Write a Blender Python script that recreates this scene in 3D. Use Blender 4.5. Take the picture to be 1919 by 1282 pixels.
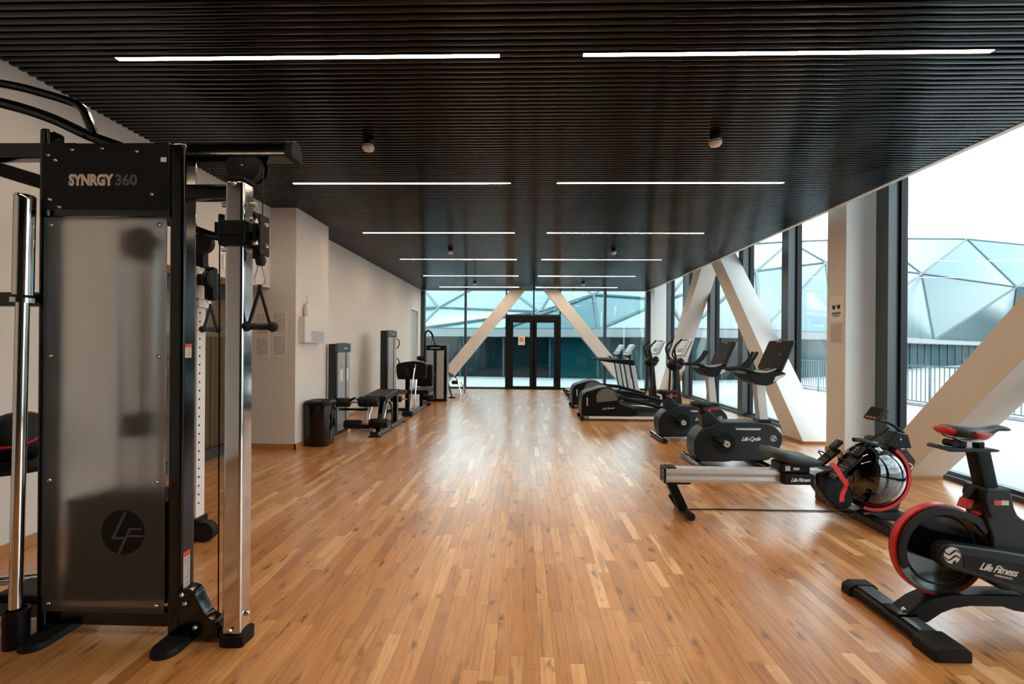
import bpy, bmesh, math, random
from mathutils import Vector, Matrix

random.seed(7)
for o in list(bpy.data.objects):
    bpy.data.objects.remove(o)
scene = bpy.context.scene
COL = scene.collection

# ------------------------------------------------------------------ camera
cam_data = bpy.data.cameras.new('camera')
cam = bpy.data.objects.new('camera', cam_data)
COL.objects.link(cam)
cam_data.sensor_fit = 'HORIZONTAL'
cam_data.sensor_width = 36.0
cam_data.lens = 853.0 * 36.0 / 1919.0
cam_data.shift_y = 8.36 / 1919.0
cam_data.clip_end = 400
cam_data.clip_start = 0.05
cam.matrix_world = (Matrix.Translation((0, 0, 1.40)) @ Matrix.Rotation(0.0262, 4, 'Z')
                    @ Matrix.Rotation(math.pi / 2, 4, 'X') @ Matrix.Rotation(0.0076, 4, 'Z'))
scene.camera = cam

# ------------------------------------------------------------------ view and exposure
scene.view_settings.view_transform = 'Standard'
scene.view_settings.look = 'None'
scene.view_settings.gamma = 1.0
scene.view_settings.use_curve_mapping = False
scene.view_settings.exposure = 1.0
scene.cycles.max_bounces = 10
scene.cycles.diffuse_bounces = 5
scene.cycles.glossy_bounces = 5
scene.cycles.transmission_bounces = 8
scene.cycles.transparent_max_bounces = 24
scene.cycles.use_denoising = True
scene.cycles.sample_clamp_indirect = 6.0
scene.cycles.caustics_reflective = False
scene.cycles.caustics_refractive = False

SKY_STRENGTH = 4.0
LAMP_STRENGTH = 46.0

# ------------------------------------------------------------------ world: bright overcast sky
world = bpy.data.worlds.new('overcast_sky')
scene.world = world
world.use_nodes = True
nt = world.node_tree
nt.nodes.clear()
wo = nt.nodes.new('ShaderNodeOutputWorld')
wb = nt.nodes.new('ShaderNodeBackground')
wb.inputs['Strength'].default_value = SKY_STRENGTH
tc = nt.nodes.new('ShaderNodeTexCoord')
mp = nt.nodes.new('ShaderNodeMapping')
mp.inputs['Scale'].default_value = (1.0, 1.0, 3.2)
mp.inputs['Location'].default_value = (0.35, 0.1, 0.62)
nz = nt.nodes.new('ShaderNodeTexNoise')
nz.inputs['Scale'].default_value = 2.2
nz.inputs['Detail'].default_value = 5.0
nz.inputs['Roughness'].default_value = 0.5
rp = nt.nodes.new('ShaderNodeValToRGB')
rp.color_ramp.elements[0].position = 0.36
rp.color_ramp.elements[0].color = (0.30, 0.36, 0.41, 1)
rp.color_ramp.elements[1].position = 0.58
rp.color_ramp.elements[1].color = (0.78, 0.79, 0.80, 1)
nt.links.new(tc.outputs['Generated'], mp.inputs['Vector'])
nt.links.new(mp.outputs['Vector'], nz.inputs['Vector'])
nt.links.new(nz.outputs['Fac'], rp.inputs['Fac'])
nt.links.new(rp.outputs['Color'], wb.inputs['Color'])
nt.links.new(wb.outputs['Background'], wo.inputs['Surface'])

# ------------------------------------------------------------------ materials
M = {}


def new_mat(name):
    m = bpy.data.materials.new(name)
    m.use_nodes = True
    t = m.node_tree
    t.nodes.clear()
    out = t.nodes.new('ShaderNodeOutputMaterial')
    M[name] = m
    return m, t, out


def N(t, kind, **kw):
    n = t.nodes.new('ShaderNode' + kind)
    for k, v in kw.items():
        if k in n.inputs:
            n.inputs[k].default_value = v
        else:
            setattr(n, k, v)
    return n


def math_node(t, op, a, b=None, c=None, clamp=False):
    n = t.nodes.new('ShaderNodeMath')
    n.operation = op
    n.use_clamp = clamp
    for i, v in enumerate((a, b, c)):
        if v is None:
            continue
        if hasattr(v, 'links'):
            t.links.new(v, n.inputs[i])
        else:
            n.inputs[i].default_value = v
    return n.outputs[0]


def pm(name, col, rough=0.5, metal=0.0, spec=0.5, var=0.12, scale=30.0, bump=0.0, coat=0.0, rvar=0.06):
    """Principled material with procedural tone and roughness variation."""
    m, t, out = new_mat(name)
    b = N(t, 'BsdfPrincipled')
    b.inputs['Metallic'].default_value = metal
    b.inputs['Specular IOR Level'].default_value = spec
    b.inputs['Coat Weight'].default_value = coat
    b.inputs['Coat Roughness'].default_value = 0.08
    co = N(t, 'TexCoord')
    n = N(t, 'TexNoise', Scale=scale, Detail=3.0)
    t.links.new(co.outputs['Object'], n.inputs['Vector'])
    mix = N(t, 'Mix', data_type='RGBA')
    c = Vector(col)
    lo = c * (1 - var)
    hi = c * (1 + var)
    mix.inputs[6].default_value = (*lo, 1)
    mix.inputs[7].default_value = (min(hi[0], 1), min(hi[1], 1), min(hi[2], 1), 1)
    t.links.new(n.outputs['Fac'], mix.inputs[0])
    t.links.new(mix.outputs[2], b.inputs['Base Color'])
    r = math_node(t, 'MULTIPLY_ADD', n.outputs['Fac'], rvar * 2, rough - rvar)
    t.links.new(r, b.inputs['Roughness'])
    if bump:
        bn = N(t, 'Bump', Strength=bump, Distance=0.01)
        t.links.new(n.outputs['Fac'], bn.inputs['Height'])
        t.links.new(bn.outputs['Normal'], b.inputs['Normal'])
    t.links.new(b.outputs[0], out.inputs[0])
    return m


def glass_mat(name, tint, refl=1.0, rough=0.0):
    m, t, out = new_mat(name)
    tr = N(t, 'BsdfTransparent', Color=(*tint, 1))
    gl = N(t, 'BsdfGlossy', Color=(0.92, 0.97, 0.98, 1), Roughness=rough)
    lw = N(t, 'LayerWeight', Blend=0.5)
    p = math_node(t, 'POWER', lw.outputs['Facing'], 4.0)
    f = math_node(t, 'MULTIPLY_ADD', p, 0.55 * refl, 0.035 * refl, clamp=True)
    nz_ = N(t, 'TexNoise', Scale=0.7)
    f2 = math_node(t, 'MULTIPLY', f, math_node(t, 'MULTIPLY_ADD', nz_.outputs['Fac'], 0.2, 0.9))
    mx = N(t, 'MixShader')
    t.links.new(f2, mx.inputs[0])
    t.links.new(tr.outputs[0], mx.inputs[1])
    t.links.new(gl.outputs[0], mx.inputs[2])
    t.links.new(mx.outputs[0], out.inputs[0])
    return m


def emit_mat(name, col, strength):
    m, t, out = new_mat(name)
    e = N(t, 'Emission', Color=(*col, 1), Strength=strength)
    t.links.new(e.outputs[0], out.inputs[0])
    return m


def wood_mat(name, per_object):
    m, t, out = new_mat(name)
    b = N(t, 'BsdfPrincipled')
    if per_object:
        rnd = N(t, 'ObjectInfo').outputs['Random']
    else:
        at = N(t, 'Attribute', attribute_name='tone')
        rnd = at.outputs['Fac']
    geo = N(t, 'NewGeometry')
    off = N(t, 'CombineXYZ')
    t.links.new(math_node(t, 'MULTIPLY', rnd, 37.0), off.inputs[0])
    t.links.new(math_node(t, 'MULTIPLY', rnd, 91.0), off.inputs[1])
    add = N(t, 'VectorMath', operation='ADD')
    t.links.new(geo.outputs['Position'], add.inputs[0])
    t.links.new(off.outputs[0], add.inputs[1])
    # tone of each strip
    ramp = N(t, 'ValToRGB')
    cr = ramp.color_ramp
    cr.elements[0].position = 0.0
    cr.elements[0].color = (0.42, 0.172, 0.048, 1)
    cr.elements[1].position = 1.0
    cr.elements[1].color = (0.86, 0.54, 0.27, 1)
    for p, c in ((0.15, (0.54, 0.234, 0.068)), (0.55, (0.60, 0.272, 0.082)), (0.86, (0.66, 0.325, 0.108))):
        e = cr.elements.new(p)
        e.color = (*c, 1)
    t.links.new(rnd, ramp.inputs[0])
    # fine grain along the strip
    mpg = N(t, 'Mapping')
    mpg.inputs['Scale'].default_value = (70, 3.0, 1)
    t.links.new(add.outputs[0], mpg.inputs['Vector'])
    g = N(t, 'TexNoise', Scale=1.0, Detail=5.0, Roughness=0.65, Distortion=0.6)
    t.links.new(mpg.outputs[0], g.inputs['Vector'])
    gm = N(t, 'MapRange')
    gm.inputs['From Min'].default_value = 0.3
    gm.inputs['From Max'].default_value = 0.7
    gm.inputs['To Min'].default_value = 0.72
    gm.inputs['To Max'].default_value = 1.12
    t.links.new(g.outputs['Fac'], gm.inputs['Value'])
    mul = N(t, 'Mix', data_type='RGBA', blend_type='MULTIPLY')
    mul.inputs[0].default_value = 1.0
    t.links.new(ramp.outputs[0], mul.inputs[6])
    t.links.new(gm.outputs[0], mul.inputs[7])
    # broad cathedral figure
    mpw = N(t, 'Mapping')
    mpw.inputs['Scale'].default_value = (16, 1.6, 1)
    t.links.new(add.outputs[0], mpw.inputs['Vector'])
    w = N(t, 'TexNoise', Scale=1.0, Detail=2.0, Distortion=1.5)
    t.links.new(mpw.outputs[0], w.inputs['Vector'])
    wr = N(t, 'ValToRGB')
    wr.color_ramp.elements[0].position = 0.56
    wr.color_ramp.elements[0].color = (0, 0, 0, 1)
    wr.color_ramp.elements[1].position = 0.70
    wr.color_ramp.elements[1].color = (1, 1, 1, 1)
    t.links.new(w.outputs['Fac'], wr.inputs[0])
    mixw = N(t, 'Mix', data_type='RGBA')
    t.links.new(math_node(t, 'MULTIPLY', wr.outputs[0], 0.62), mixw.inputs[0])
    t.links.new(mul.outputs[2], mixw.inputs[6])
    mixw.inputs[7].default_value = (0.27, 0.098, 0.028, 1)
    # knots
    mpk = N(t, 'Mapping')
    mpk.inputs['Scale'].default_value = (11.0, 4.2, 1)
    t.links.new(add.outputs[0], mpk.inputs['Vector'])
    dn = N(t, 'TexNoise', Scale=2.6, Detail=4.0)
    t.links.new(mpk.outputs[0], dn.inputs['Vector'])
    dist = N(t, 'Mix', data_type='RGBA', blend_type='LINEAR_LIGHT')
    dist.inputs[0].default_value = 0.34
    t.links.new(mpk.outputs[0], dist.inputs[6])
    t.links.new(dn.outputs['Color'], dist.inputs[7])
    v = N(t, 'TexVoronoi', Scale=1.0)
    t.links.new(dist.outputs[2], v.inputs['Vector'])
    kr = N(t, 'ValToRGB')
    kr.color_ramp.elements[0].position = 0.03
    kr.color_ramp.elements[0].color = (1, 1, 1, 1)
    kr.color_ramp.elements[1].position = 0.29
    kr.color_ramp.elements[1].color = (0, 0, 0, 1)
    t.links.new(v.outputs['Distance'], kr.inputs[0])
    sel = math_node(t, 'GREATER_THAN', N(t, 'SeparateColor').outputs[0], 0.30)
    sc = sel.node.inputs[0].links[0].from_node
    t.links.new(v.outputs['Color'], sc.inputs[0])
    kf = math_node(t, 'MULTIPLY', kr.outputs[0], math_node(t, 'MULTIPLY', sel, 0.92))
    mixk = N(t, 'Mix', data_type='RGBA')
    t.links.new(kf, mixk.inputs[0])
    t.links.new(mixw.outputs[2], mixk.inputs[6])
    mixk.inputs[7].default_value = (0.060, 0.022, 0.008, 1)
    t.links.new(mixk.outputs[2], b.inputs['Base Color'])
    rr = math_node(t, 'MULTIPLY_ADD', g.outputs['Fac'], 0.14, 0.27)
    t.links.new(rr, b.inputs['Roughness'])
    b.inputs['Specular IOR Level'].default_value = 0.5
    b.inputs['Coat Weight'].default_value = 1.0
    b.inputs['Coat Roughness'].default_value = 0.24
    bm_ = N(t, 'Bump', Strength=0.08, Distance=0.002)
    t.links.new(g.outputs['Fac'], bm_.inputs['Height'])
    t.links.new(bm_.outputs[0], b.inputs['Normal'])
    t.links.new(b.outputs[0], out.inputs[0])
    return m


def paper_mat(name, lines, paper=(0.72, 0.71, 0.69), ink=(0.10, 0.10, 0.11), top=1.0, u=0, v=2, words=14.0):
    """White paper carrying printed lines too small to read."""
    m, t, out = new_mat(name)
    b = N(t, 'BsdfPrincipled', Roughness=0.45)
    co = N(t, 'TexCoord')
    s = N(t, 'SeparateXYZ')
    t.links.new(co.outputs['Generated'], s.inputs[0])
    U, V = s.outputs[u], s.outputs[v]
    row = math_node(t, 'MULTIPLY', V, lines)
    fr = math_node(t, 'FRACT', row)
    ln = math_node(t, 'LESS_THAN', fr, 0.5)
    rid = math_node(t, 'FLOOR', row)
    cx = N(t, 'CombineXYZ')
    t.links.new(math_node(t, 'MULTIPLY', U, words), cx.inputs[0])
    t.links.new(math_node(t, 'MULTIPLY', rid, 7.31), cx.inputs[1])
    n = N(t, 'TexNoise', Scale=1.0, Detail=1.0)
    t.links.new(cx.outputs[0], n.inputs['Vector'])
    wd = math_node(t, 'GREATER_THAN', n.outputs['Fac'], 0.43)
    a = math_node(t, 'MULTIPLY', ln, wd)
    for val, op, lim in ((U, 'GREATER_THAN', 0.1), (U, 'LESS_THAN', 0.9), (V, 'GREATER_THAN', 0.06), (V, 'LESS_THAN', 0.94 * top)):
        a = math_node(t, 'MULTIPLY', a, math_node(t, op, val, lim))
    mix = N(t, 'Mix', data_type='RGBA')
    t.links.new(math_node(t, 'MULTIPLY', a, 0.75), mix.inputs[0])
    mix.inputs[6].default_value = (*paper, 1)
    mix.inputs[7].default_value = (*ink, 1)
    t.links.new(mix.outputs[2], b.inputs['Base Color'])
    t.links.new(b.outputs[0], out.inputs[0])
    return m


wood_mat('oak_piece', True)
wood_mat('oak_field', False)
pm('subfloor', (0.10, 0.05, 0.02), 0.8)
pm('oak_trim', (0.42, 0.20, 0.075), 0.45, var=0.2, scale=12)
pm('white_wall', (0.66, 0.645, 0.62), 0.75, var=0.03, scale=6, bump=0.02)
pm('white_paint', (0.70, 0.685, 0.66), 0.55, var=0.03, scale=6)
pm('white_trim', (0.74, 0.74, 0.73), 0.4, var=0.02)
pm('slat_black', (0.0014, 0.0026, 0.0031), 0.12, spec=0.32, var=0.1, scale=8, rvar=0.0)
pm('void_black', (0.004, 0.004, 0.004), 0.9, spec=0.1)
pm('frame_dark', (0.036, 0.050, 0.055), 0.32, spec=0.5, var=0.1)
pm('frame_black', (0.003, 0.0035, 0.004), 0.45, spec=0.25)
pm('black_plastic', (0.0040, 0.0058, 0.0066), 0.42, spec=0.18, var=0.15)
pm('black_gloss', (0.0022, 0.0032, 0.0038), 0.13, spec=0.4, coat=0.15, rvar=0.03)
pm('charcoal', (0.0085, 0.0130, 0.0142), 0.42, spec=0.3, var=0.12)
pm('rubber', (0.0055, 0.0072, 0.0078), 0.6, spec=0.3, bump=0.05, scale=120)
pm('vinyl', (0.0042, 0.0050, 0.0056), 0.45, spec=0.24, bump=0.04, scale=150)
pm('grey_vinyl', (0.030, 0.042, 0.046), 0.5, spec=0.4, bump=0.04, scale=150)
pm('steel', (0.46, 0.46, 0.45), 0.32, metal=0.85, var=0.06)
pm('silver', (0.55, 0.55, 0.54), 0.38, metal=0.35, var=0.05)
pm('chrome', (0.74, 0.73, 0.72), 0.09, metal=1.0, var=0.03, rvar=0.02)
pm('bolt', (0.62, 0.60, 0.57), 0.22, metal=1.0)
pm('panel_grey', (0.42, 0.45, 0.47), 0.35, var=0.05, metal=0.2)
pm('teal_cap', (0.045, 0.10, 0.105), 0.35)
pm('dark_panel', (0.06, 0.08, 0.085), 0.25)
pm('disc_grey', (0.12, 0.125, 0.12), 0.4)
pm('red', (0.55, 0.012, 0.014), 0.35, var=0.1)
pm('red_strap', (0.68, 0.022, 0.014), 0.55, var=0.1)
pm('orange_print', (0.72, 0.10, 0.03), 0.5)
pm('white_print', (0.78, 0.77, 0.75), 0.5, var=0.02)
pm('warm_print', (0.62, 0.55, 0.48), 0.4, var=0.02)
pm('grey_print', (0.11, 0.10, 0.095), 0.4, var=0.02)
pm('screen', (0.006, 0.005, 0.0055), 0.5, spec=0.08, rvar=0.02)
pm('lcd', (0.42, 0.45, 0.46), 0.3, var=0.1)
pm('belt', (0.015, 0.015, 0.016), 0.6)
pm('sanitizer', (0.66, 0.66, 0.65), 0.25, var=0.03)
pm('blue_grey', (0.42, 0.46, 0.52), 0.35)
pm('green_sign', (0.02, 0.42, 0.18), 0.4)
pm('beige_slat', (0.36, 0.31, 0.25), 0.6)
pm('door_grey', (0.40, 0.40, 0.38), 0.5, var=0.03)
pm('near_wall_grey', (0.11, 0.11, 0.11), 0.6, var=0.05)
pm('terrace', (0.32, 0.33, 0.335), 0.7, var=0.05, scale=3)
pm('gravel', (0.42, 0.43, 0.44), 0.9, var=0.35, scale=25)
pm('fascia_white', (0.20, 0.212, 0.216), 0.5, var=0.03, scale=2)
pm('dome_pane', (0.034, 0.092, 0.108), 0.16, spec=0.34, var=0.10, scale=0.25, rvar=0.03)
pm('dome_beam', (0.020, 0.055, 0.064), 0.45)
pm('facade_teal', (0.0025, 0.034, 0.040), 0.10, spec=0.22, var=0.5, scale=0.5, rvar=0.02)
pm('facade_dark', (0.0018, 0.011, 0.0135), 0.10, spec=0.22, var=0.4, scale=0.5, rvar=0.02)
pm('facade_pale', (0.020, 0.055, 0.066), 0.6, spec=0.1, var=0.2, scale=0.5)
pm('rail_metal', (0.10, 0.16, 0.17), 0.45, metal=0.2)
glass_mat('window_glass', (0.90, 0.965, 0.97), 1.0)
glass_mat('back_glass', (0.80, 0.935, 0.945), 1.3)
glass_mat('smoked_glass', (0.72, 0.69, 0.63), 1.2)
paper_mat('text_sheet', 24, u=0, v=2)
paper_mat('text_side', 20, u=1, v=2, paper=(0.66, 0.60, 0.55))
paper_mat('tag_sheet', 12, u=1, v=2, words=6)
pm('white_shell', (0.80, 0.78, 0.74), 0.45, var=0.03)
LAMP_COL = (1.0, 0.74, 0.50)
emit_mat('led_diffuser', LAMP_COL, LAMP_STRENGTH)

# frosted polycarbonate
m, t, out = new_mat('frosted')
rf = N(t, 'BsdfRefraction', Color=(0.80, 0.80, 0.80, 1), Roughness=0.55, IOR=1.18)
gl = N(t, 'BsdfGlossy', Color=(0.9, 0.9, 0.9, 1), Roughness=0.35)
df = N(t, 'BsdfDiffuse', Color=(0.30, 0.29, 0.28, 1))
fn = N(t, 'TexNoise', Scale=3.0)
mx1 = N(t, 'MixShader', Fac=0.10)
mx2 = N(t, 'MixShader')
t.links.new(math_node(t, 'MULTIPLY_ADD', fn.outputs['Fac'], 0.02, 0.035), mx2.inputs[0])
t.links.new(rf.outputs[0], mx1.inputs[1])
t.links.new(df.outputs[0], mx1.inputs[2])
t.links.new(mx1.outputs[0], mx2.inputs[1])
t.links.new(gl.outputs[0], mx2.inputs[2])
t.links.new(mx2.outputs[0], out.inputs[0])

# water tank polycarbonate
glass_mat('tank_shell', (0.22, 0.225, 0.225), 3.0, 0.02)


# ------------------------------------------------------------------ mesh builder (world coordinates)
class MB:
    def __init__(self):
        self.v = []
        self.f = []

    def add(self, verts, faces):
        n = len(self.v)
        self.v += [tuple(p) for p in verts]
        self.f += [tuple(i + n for i in fc) for fc in faces]
        return self

    def box(self, x0, x1, y0, y1, z0, z1):
        x0, x1 = min(x0, x1), max(x0, x1)
        y0, y1 = min(y0, y1), max(y0, y1)
        z0, z1 = min(z0, z1), max(z0, z1)
        v = [(x0, y0, z0), (x1, y0, z0), (x1, y1, z0), (x0, y1, z0), (x0, y0, z1), (x1, y0, z1), (x1, y1, z1), (x0, y1, z1)]
        return self.add(v, [(0, 3, 2, 1), (4, 5, 6, 7), (0, 1, 5, 4), (1, 2, 6, 5), (2, 3, 7, 6), (3, 0, 4, 7)])

    def prism(self, pts, axis, a0, a1):
        """polygon pts extruded along axis; y: (x,z)  x: (y,z)  z: (x,y)"""
        def mk(p, a):
            return {'y': (p[0], a, p[1]), 'x': (a, p[0], p[1]), 'z': (p[0], p[1], a)}[axis]
        n = len(pts)
        v = [mk(p, a0) for p in pts] + [mk(p, a1) for p in pts]
        f = [tuple(range(n)), tuple(range(2 * n - 1, n - 1, -1))]
        for i in range(n):
            j = (i + 1) % n
            f.append((i, i + n, j + n, j))
        return self.add(v, f)

    def tube(self, path, r, seg=10, closed=False, taper=None):
        P = [Vector(p) for p in path]
        n = len(P)
        rings = []
        prev = None
        for i in range(n):
            if closed:
                d = P[(i + 1) % n] - P[i - 1]
            else:
                d = P[min(i + 1, n - 1)] - P[max(i - 1, 0)]
            d.normalize()
            if prev is None:
                a = Vector((0, 0, 1)) if abs(d.z) < 0.9 else Vector((0, 1, 0))
                x = d.cross(a).normalized()
            else:
                x = (prev - d * prev.dot(d)).normalized()
            prev = x
            y = d.cross(x)
            rr = r if taper is None else r * taper[i]
            rings.append([P[i] + (x * math.cos(2 * math.pi * k / seg) + y * math.sin(2 * math.pi * k / seg)) * rr for k in range(seg)])
        v = [p for rg in rings for p in rg]
        f = []
        m_ = n if closed else n - 1
        for i in range(m_):
            a = i * seg
            b = ((i + 1) % n) * seg
            for k in range(seg):
                l = (k + 1) % seg
                f.append((a + k, a + l, b + l, b + k))
        if not closed:
            f.append(tuple(range(seg - 1, -1, -1)))
            f.append(tuple((n - 1) * seg + k for k in range(seg)))
        return self.add(v, f)

    def cyl(self, p0, p1, r, seg=16):
        return self.tube([p0, p1], r, seg)

    def lathe(self, prof, center, axis='z', seg=24, a0=0.0, a1=None):
        """prof: list of (radius, height along axis); optional partial sweep"""
        c = Vector(center)
        full = a1 is None
        cnt = seg if full else seg + 1
        v = []
        for r, h in prof:
            for k in range(cnt):
                an = 2 * math.pi * k / seg if full else a0 + (a1 - a0) * k / seg
                a, b = r * math.cos(an), r * math.sin(an)
                p = {'z': (a, b, h), 'y': (a, h, b), 'x': (h, a, b)}[axis]
                v.append(c + Vector(p))
        f = []
        for i in range(len(prof) - 1):
            for k in range(seg):
                l = (k + 1) % cnt
                f.append((i * cnt + k, i * cnt + l, (i + 1) * cnt + l, (i + 1) * cnt + k))
        if full and tuple(prof[0]) != tuple(prof[-1]):
            if prof[0][0] > 1e-6:
                f.append(tuple(range(cnt)))
            if prof[-1][0] > 1e-6:
                f.append(tuple((len(prof) - 1) * cnt + k for k in range(cnt)))
        return self.add(v, f)

    def ellipsoid(self, c, rx, ry, rz, seg=20, rings=12):
        v = []
        f = []
        for i in range(rings + 1):
            th = math.pi * i / rings
            for k in range(seg):
                a = 2 * math.pi * k / seg
                v.append((c[0] + rx * math.sin(th) * math.cos(a), c[1] + ry * math.sin(th) * math.sin(a), c[2] + rz * math.cos(th)))
        for i in range(rings):
            for k in range(seg):
                l = (k + 1) % seg
                f.append((i * seg + k, (i + 1) * seg + k, (i + 1) * seg + l, i * seg + l))
        return self.add(v, f)

    def loft(self, sections):
        """closed sections with equal point counts, capped"""
        n = len(sections[0])
        v = [p for s in sections for p in s]
        f = [tuple(range(n - 1, -1, -1)), tuple((len(sections) - 1) * n + k for k in range(n))]
        for i in range(len(sections) - 1):
            for k in range(n):
                l = (k + 1) % n
                f.append((i * n + k, i * n + l, (i + 1) * n + l, (i + 1) * n + k))
        return self.add(v, f)

    def obox(self, c, ux, uy, uz, hx, hy, hz):
        """oriented box: centre, three axes, half sizes"""
        c = Vector(c)
        ux, uy, uz = Vector(ux).normalized(), Vector(uy).normalized(), Vector(uz).normalized()
        v = []
        for sz in (-1, 1):
            for sx, sy in ((-1, -1), (1, -1), (1, 1), (-1, 1)):
                v.append(c + ux * hx * sx + uy * hy * sy + uz * hz * sz)
        return self.add(v, [(0, 3, 2, 1), (4, 5, 6, 7), (0, 1, 5, 4), (1, 2, 6, 5), (2, 3, 7, 6), (3, 0, 4, 7)])

    def mesh(self, name, offset=(0, 0, 0), bevel=0.0, seg=2, smooth=True, angle=35):
        o = Vector(offset)
        me = bpy.data.meshes.new(name)
        me.from_pydata([tuple(Vector(p) - o) for p in self.v], [], self.f)
        bm = bmesh.new()
        bm.from_mesh(me)
        bmesh.ops.remove_doubles(bm, verts=bm.verts, dist=1e-6)
        bmesh.ops.recalc_face_normals(bm, faces=bm.faces)
        if bevel > 0:
            ed = [e for e in bm.edges if len(e.link_faces) == 2 and e.calc_face_angle(0) > math.radians(28)]
            bmesh.ops.bevel(bm, geom=ed, offset=bevel, segments=seg, profile=0.5, affect='EDGES', clamp_overlap=True)
        bm.to_mesh(me)
        bm.free()
        if smooth:
            for p in me.polygons:
                p.use_smooth = True
            me.set_sharp_from_angle(angle=math.radians(angle))
        return me

    def build(self, name, mat, parent=None, bevel=0.0, seg=2, smooth=True, angle=35, label=None):
        off = root_loc(parent) if parent else (0, 0, 0)
        me = self.mesh(name, off, bevel, seg, smooth, angle)
        me.materials.append(M[mat])
        ob = bpy.data.objects.new(name, me)
        COL.objects.link(ob)
        if bevel > 0 and smooth:
            wn_ = ob.modifiers.new('weighted_normal', 'WEIGHTED_NORMAL')
            wn_.keep_sharp = True
            wn_.weight = 80
        if parent:
            ob.parent = parent
        if label:
            ob['label'] = label
        return ob


def root_loc(o):
    while o.parent:
        o = o.parent
    return Vector(o.location)


def tag(o, label, cat, group=None, kind=None):
    o['label'] = label
    if cat:
        o['category'] = cat
    if group:
        o['group'] = group
    if kind:
        o['kind'] = kind
    return o


def thing(name, label, cat, loc=(0, 0, 0), group=None, kind=None):
    o = bpy.data.objects.new(name, None)
    o.empty_display_size = 0.1
    COL.objects.link(o)
    o.location = loc
    return tag(o, label, cat, group, kind)


def struct(o, label=None):
    o['kind'] = 'structure'
    if label:
        o['label'] = label
    return o


def inst(me_owner, name, parent, loc=(0, 0, 0), scale=None, mat=None):
    """another object sharing a mesh"""
    ob = bpy.data.objects.new(name, me_owner)
    COL.objects.link(ob)
    ob.parent = parent
    ob.location = loc
    if scale:
        ob.scale = scale
    return ob


def copy_thing(root, loc, label):
    r = root.copy()
    COL.objects.link(r)
    r.location = loc
    r['label'] = label

    def rec(src, dst):
        for ch in src.children:
            c = ch.copy()
            COL.objects.link(c)
            c.parent = dst
            rec(ch, c)
    rec(root, r)
    return r


def text_mesh(body, size, center, xdir, ydir, mat, parent, name='lettering', shear=0.0, offset=0.0, spacing=1.0, extrude=0.0008, width=None):
    cu = bpy.data.curves.new('lettering_curve', 'FONT')
    cu.body = body
    cu.size = size
    cu.shear = shear
    cu.offset = offset
    cu.space_character = spacing
    cu.extrude = extrude
    cu.resolution_u = 3
    cu.align_x = 'CENTER'
    cu.align_y = 'CENTER'
    tmp = bpy.data.objects.new('lettering_tmp', cu)
    COL.objects.link(tmp)
    dg = bpy.context.evaluated_depsgraph_get()
    me = bpy.data.meshes.new_from_object(tmp.evaluated_get(dg))
    bpy.data.objects.remove(tmp)
    bpy.data.curves.remove(cu)
    xd, yd = Vector(xdir).normalized(), Vector(ydir).normalized()
    zd = xd.cross(yd)
    off = root_loc(parent)
    c = Vector(center) - off
    sx = 1.0
    if width:
        xs = [v.co.x for v in me.vertices]
        sx = width / max(1e-6, max(xs) - min(xs))
    for v in me.vertices:
        v.co = c + xd * v.co.x * sx + yd * v.co.y + zd * v.co.z
    me.materials.clear()
    me.materials.append(M[mat])
    ob = bpy.data.objects.new(name, me)
    COL.objects.link(ob)
    ob.parent = parent
    return ob


def arc(cx, cz, r, a0, a1, n):
    return [(cx + r * math.cos(a0 + (a1 - a0) * i / (n - 1)), cz + r * math.sin(a0 + (a1 - a0) * i / (n - 1))) for i in range(n)]


def smooth_path(pts, sub=6):
    """Catmull-Rom through 3-D points"""
    P = [Vector(p) for p in pts]
    P = [P[0] * 2 - P[1]] + P + [P[-1] * 2 - P[-2]]
    o = []
    for i in range(1, len(P) - 2):
        for k in range(sub):
            s = k / sub
            a, b, c, d = P[i - 1], P[i], P[i + 1], P[i + 2]
            o.append(0.5 * ((2 * b) + (c - a) * s + (2 * a - 5 * b + 4 * c - d) * s * s + (3 * b - a - 3 * c + d) * s ** 3))
    o.append(P[-2])
    return o


def smooth_closed(pts, sub=5):
    P = [Vector((p[0], p[1], 0)) for p in pts]
    n = len(P)
    o = []
    for i in range(n):
        a, b, c, d = P[i - 1], P[i], P[(i + 1) % n], P[(i + 2) % n]
        for k in range(sub):
            s = k / sub
            q = 0.5 * ((2 * b) + (c - a) * s + (2 * a - 5 * b + 4 * c - d) * s * s + (3 * b - a - 3 * c + d) * s ** 3)
            o.append((q.x, q.y))
    return o


def project(x, y, z):
    """rough frame position of a world point, to pick the floor strips that show largest"""
    c, s = math.cos(0.0262), math.sin(0.0262)
    xr, yf = x * c + y * s, -x * s + y * c
    if yf < 0.2:
        return None
    return 959.5 + 853 * xr / yf, 649.4 - 853 * (z - 1.4) / yf, yf


# ================================================================== SETTING
CEIL = 3.232
XL, XR, XG = -3.40, 3.99, 4.66      # left wall, ceiling edge on the right, facade glass
YB = 14.98                          # back glazing
YN = -7.0

# ---- floor: oak strips
fl = MB().box(-3.9, 4.72, YN, YB + 0.05, -0.06, -0.016).build('floor', 'subfloor', smooth=False)
struct(fl, 'oak strip parquet floor running the length of the room')
PW = 0.066
strips = []
ix = 0
x = -3.88
while x < 4.66:
    y = YN - random.random() * 0.4
    while y < YB:
        L = random.choice((0.34, 0.42, 0.50, 0.56, 0.64, 0.72)) * random.uniform(0.92, 1.08)
        y1 = min(y + L, YB + 0.02)
        if y1 > YN:
            strips.append((x, max(y, YN), y1))
        y += L
    x += PW
    ix += 1


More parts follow.
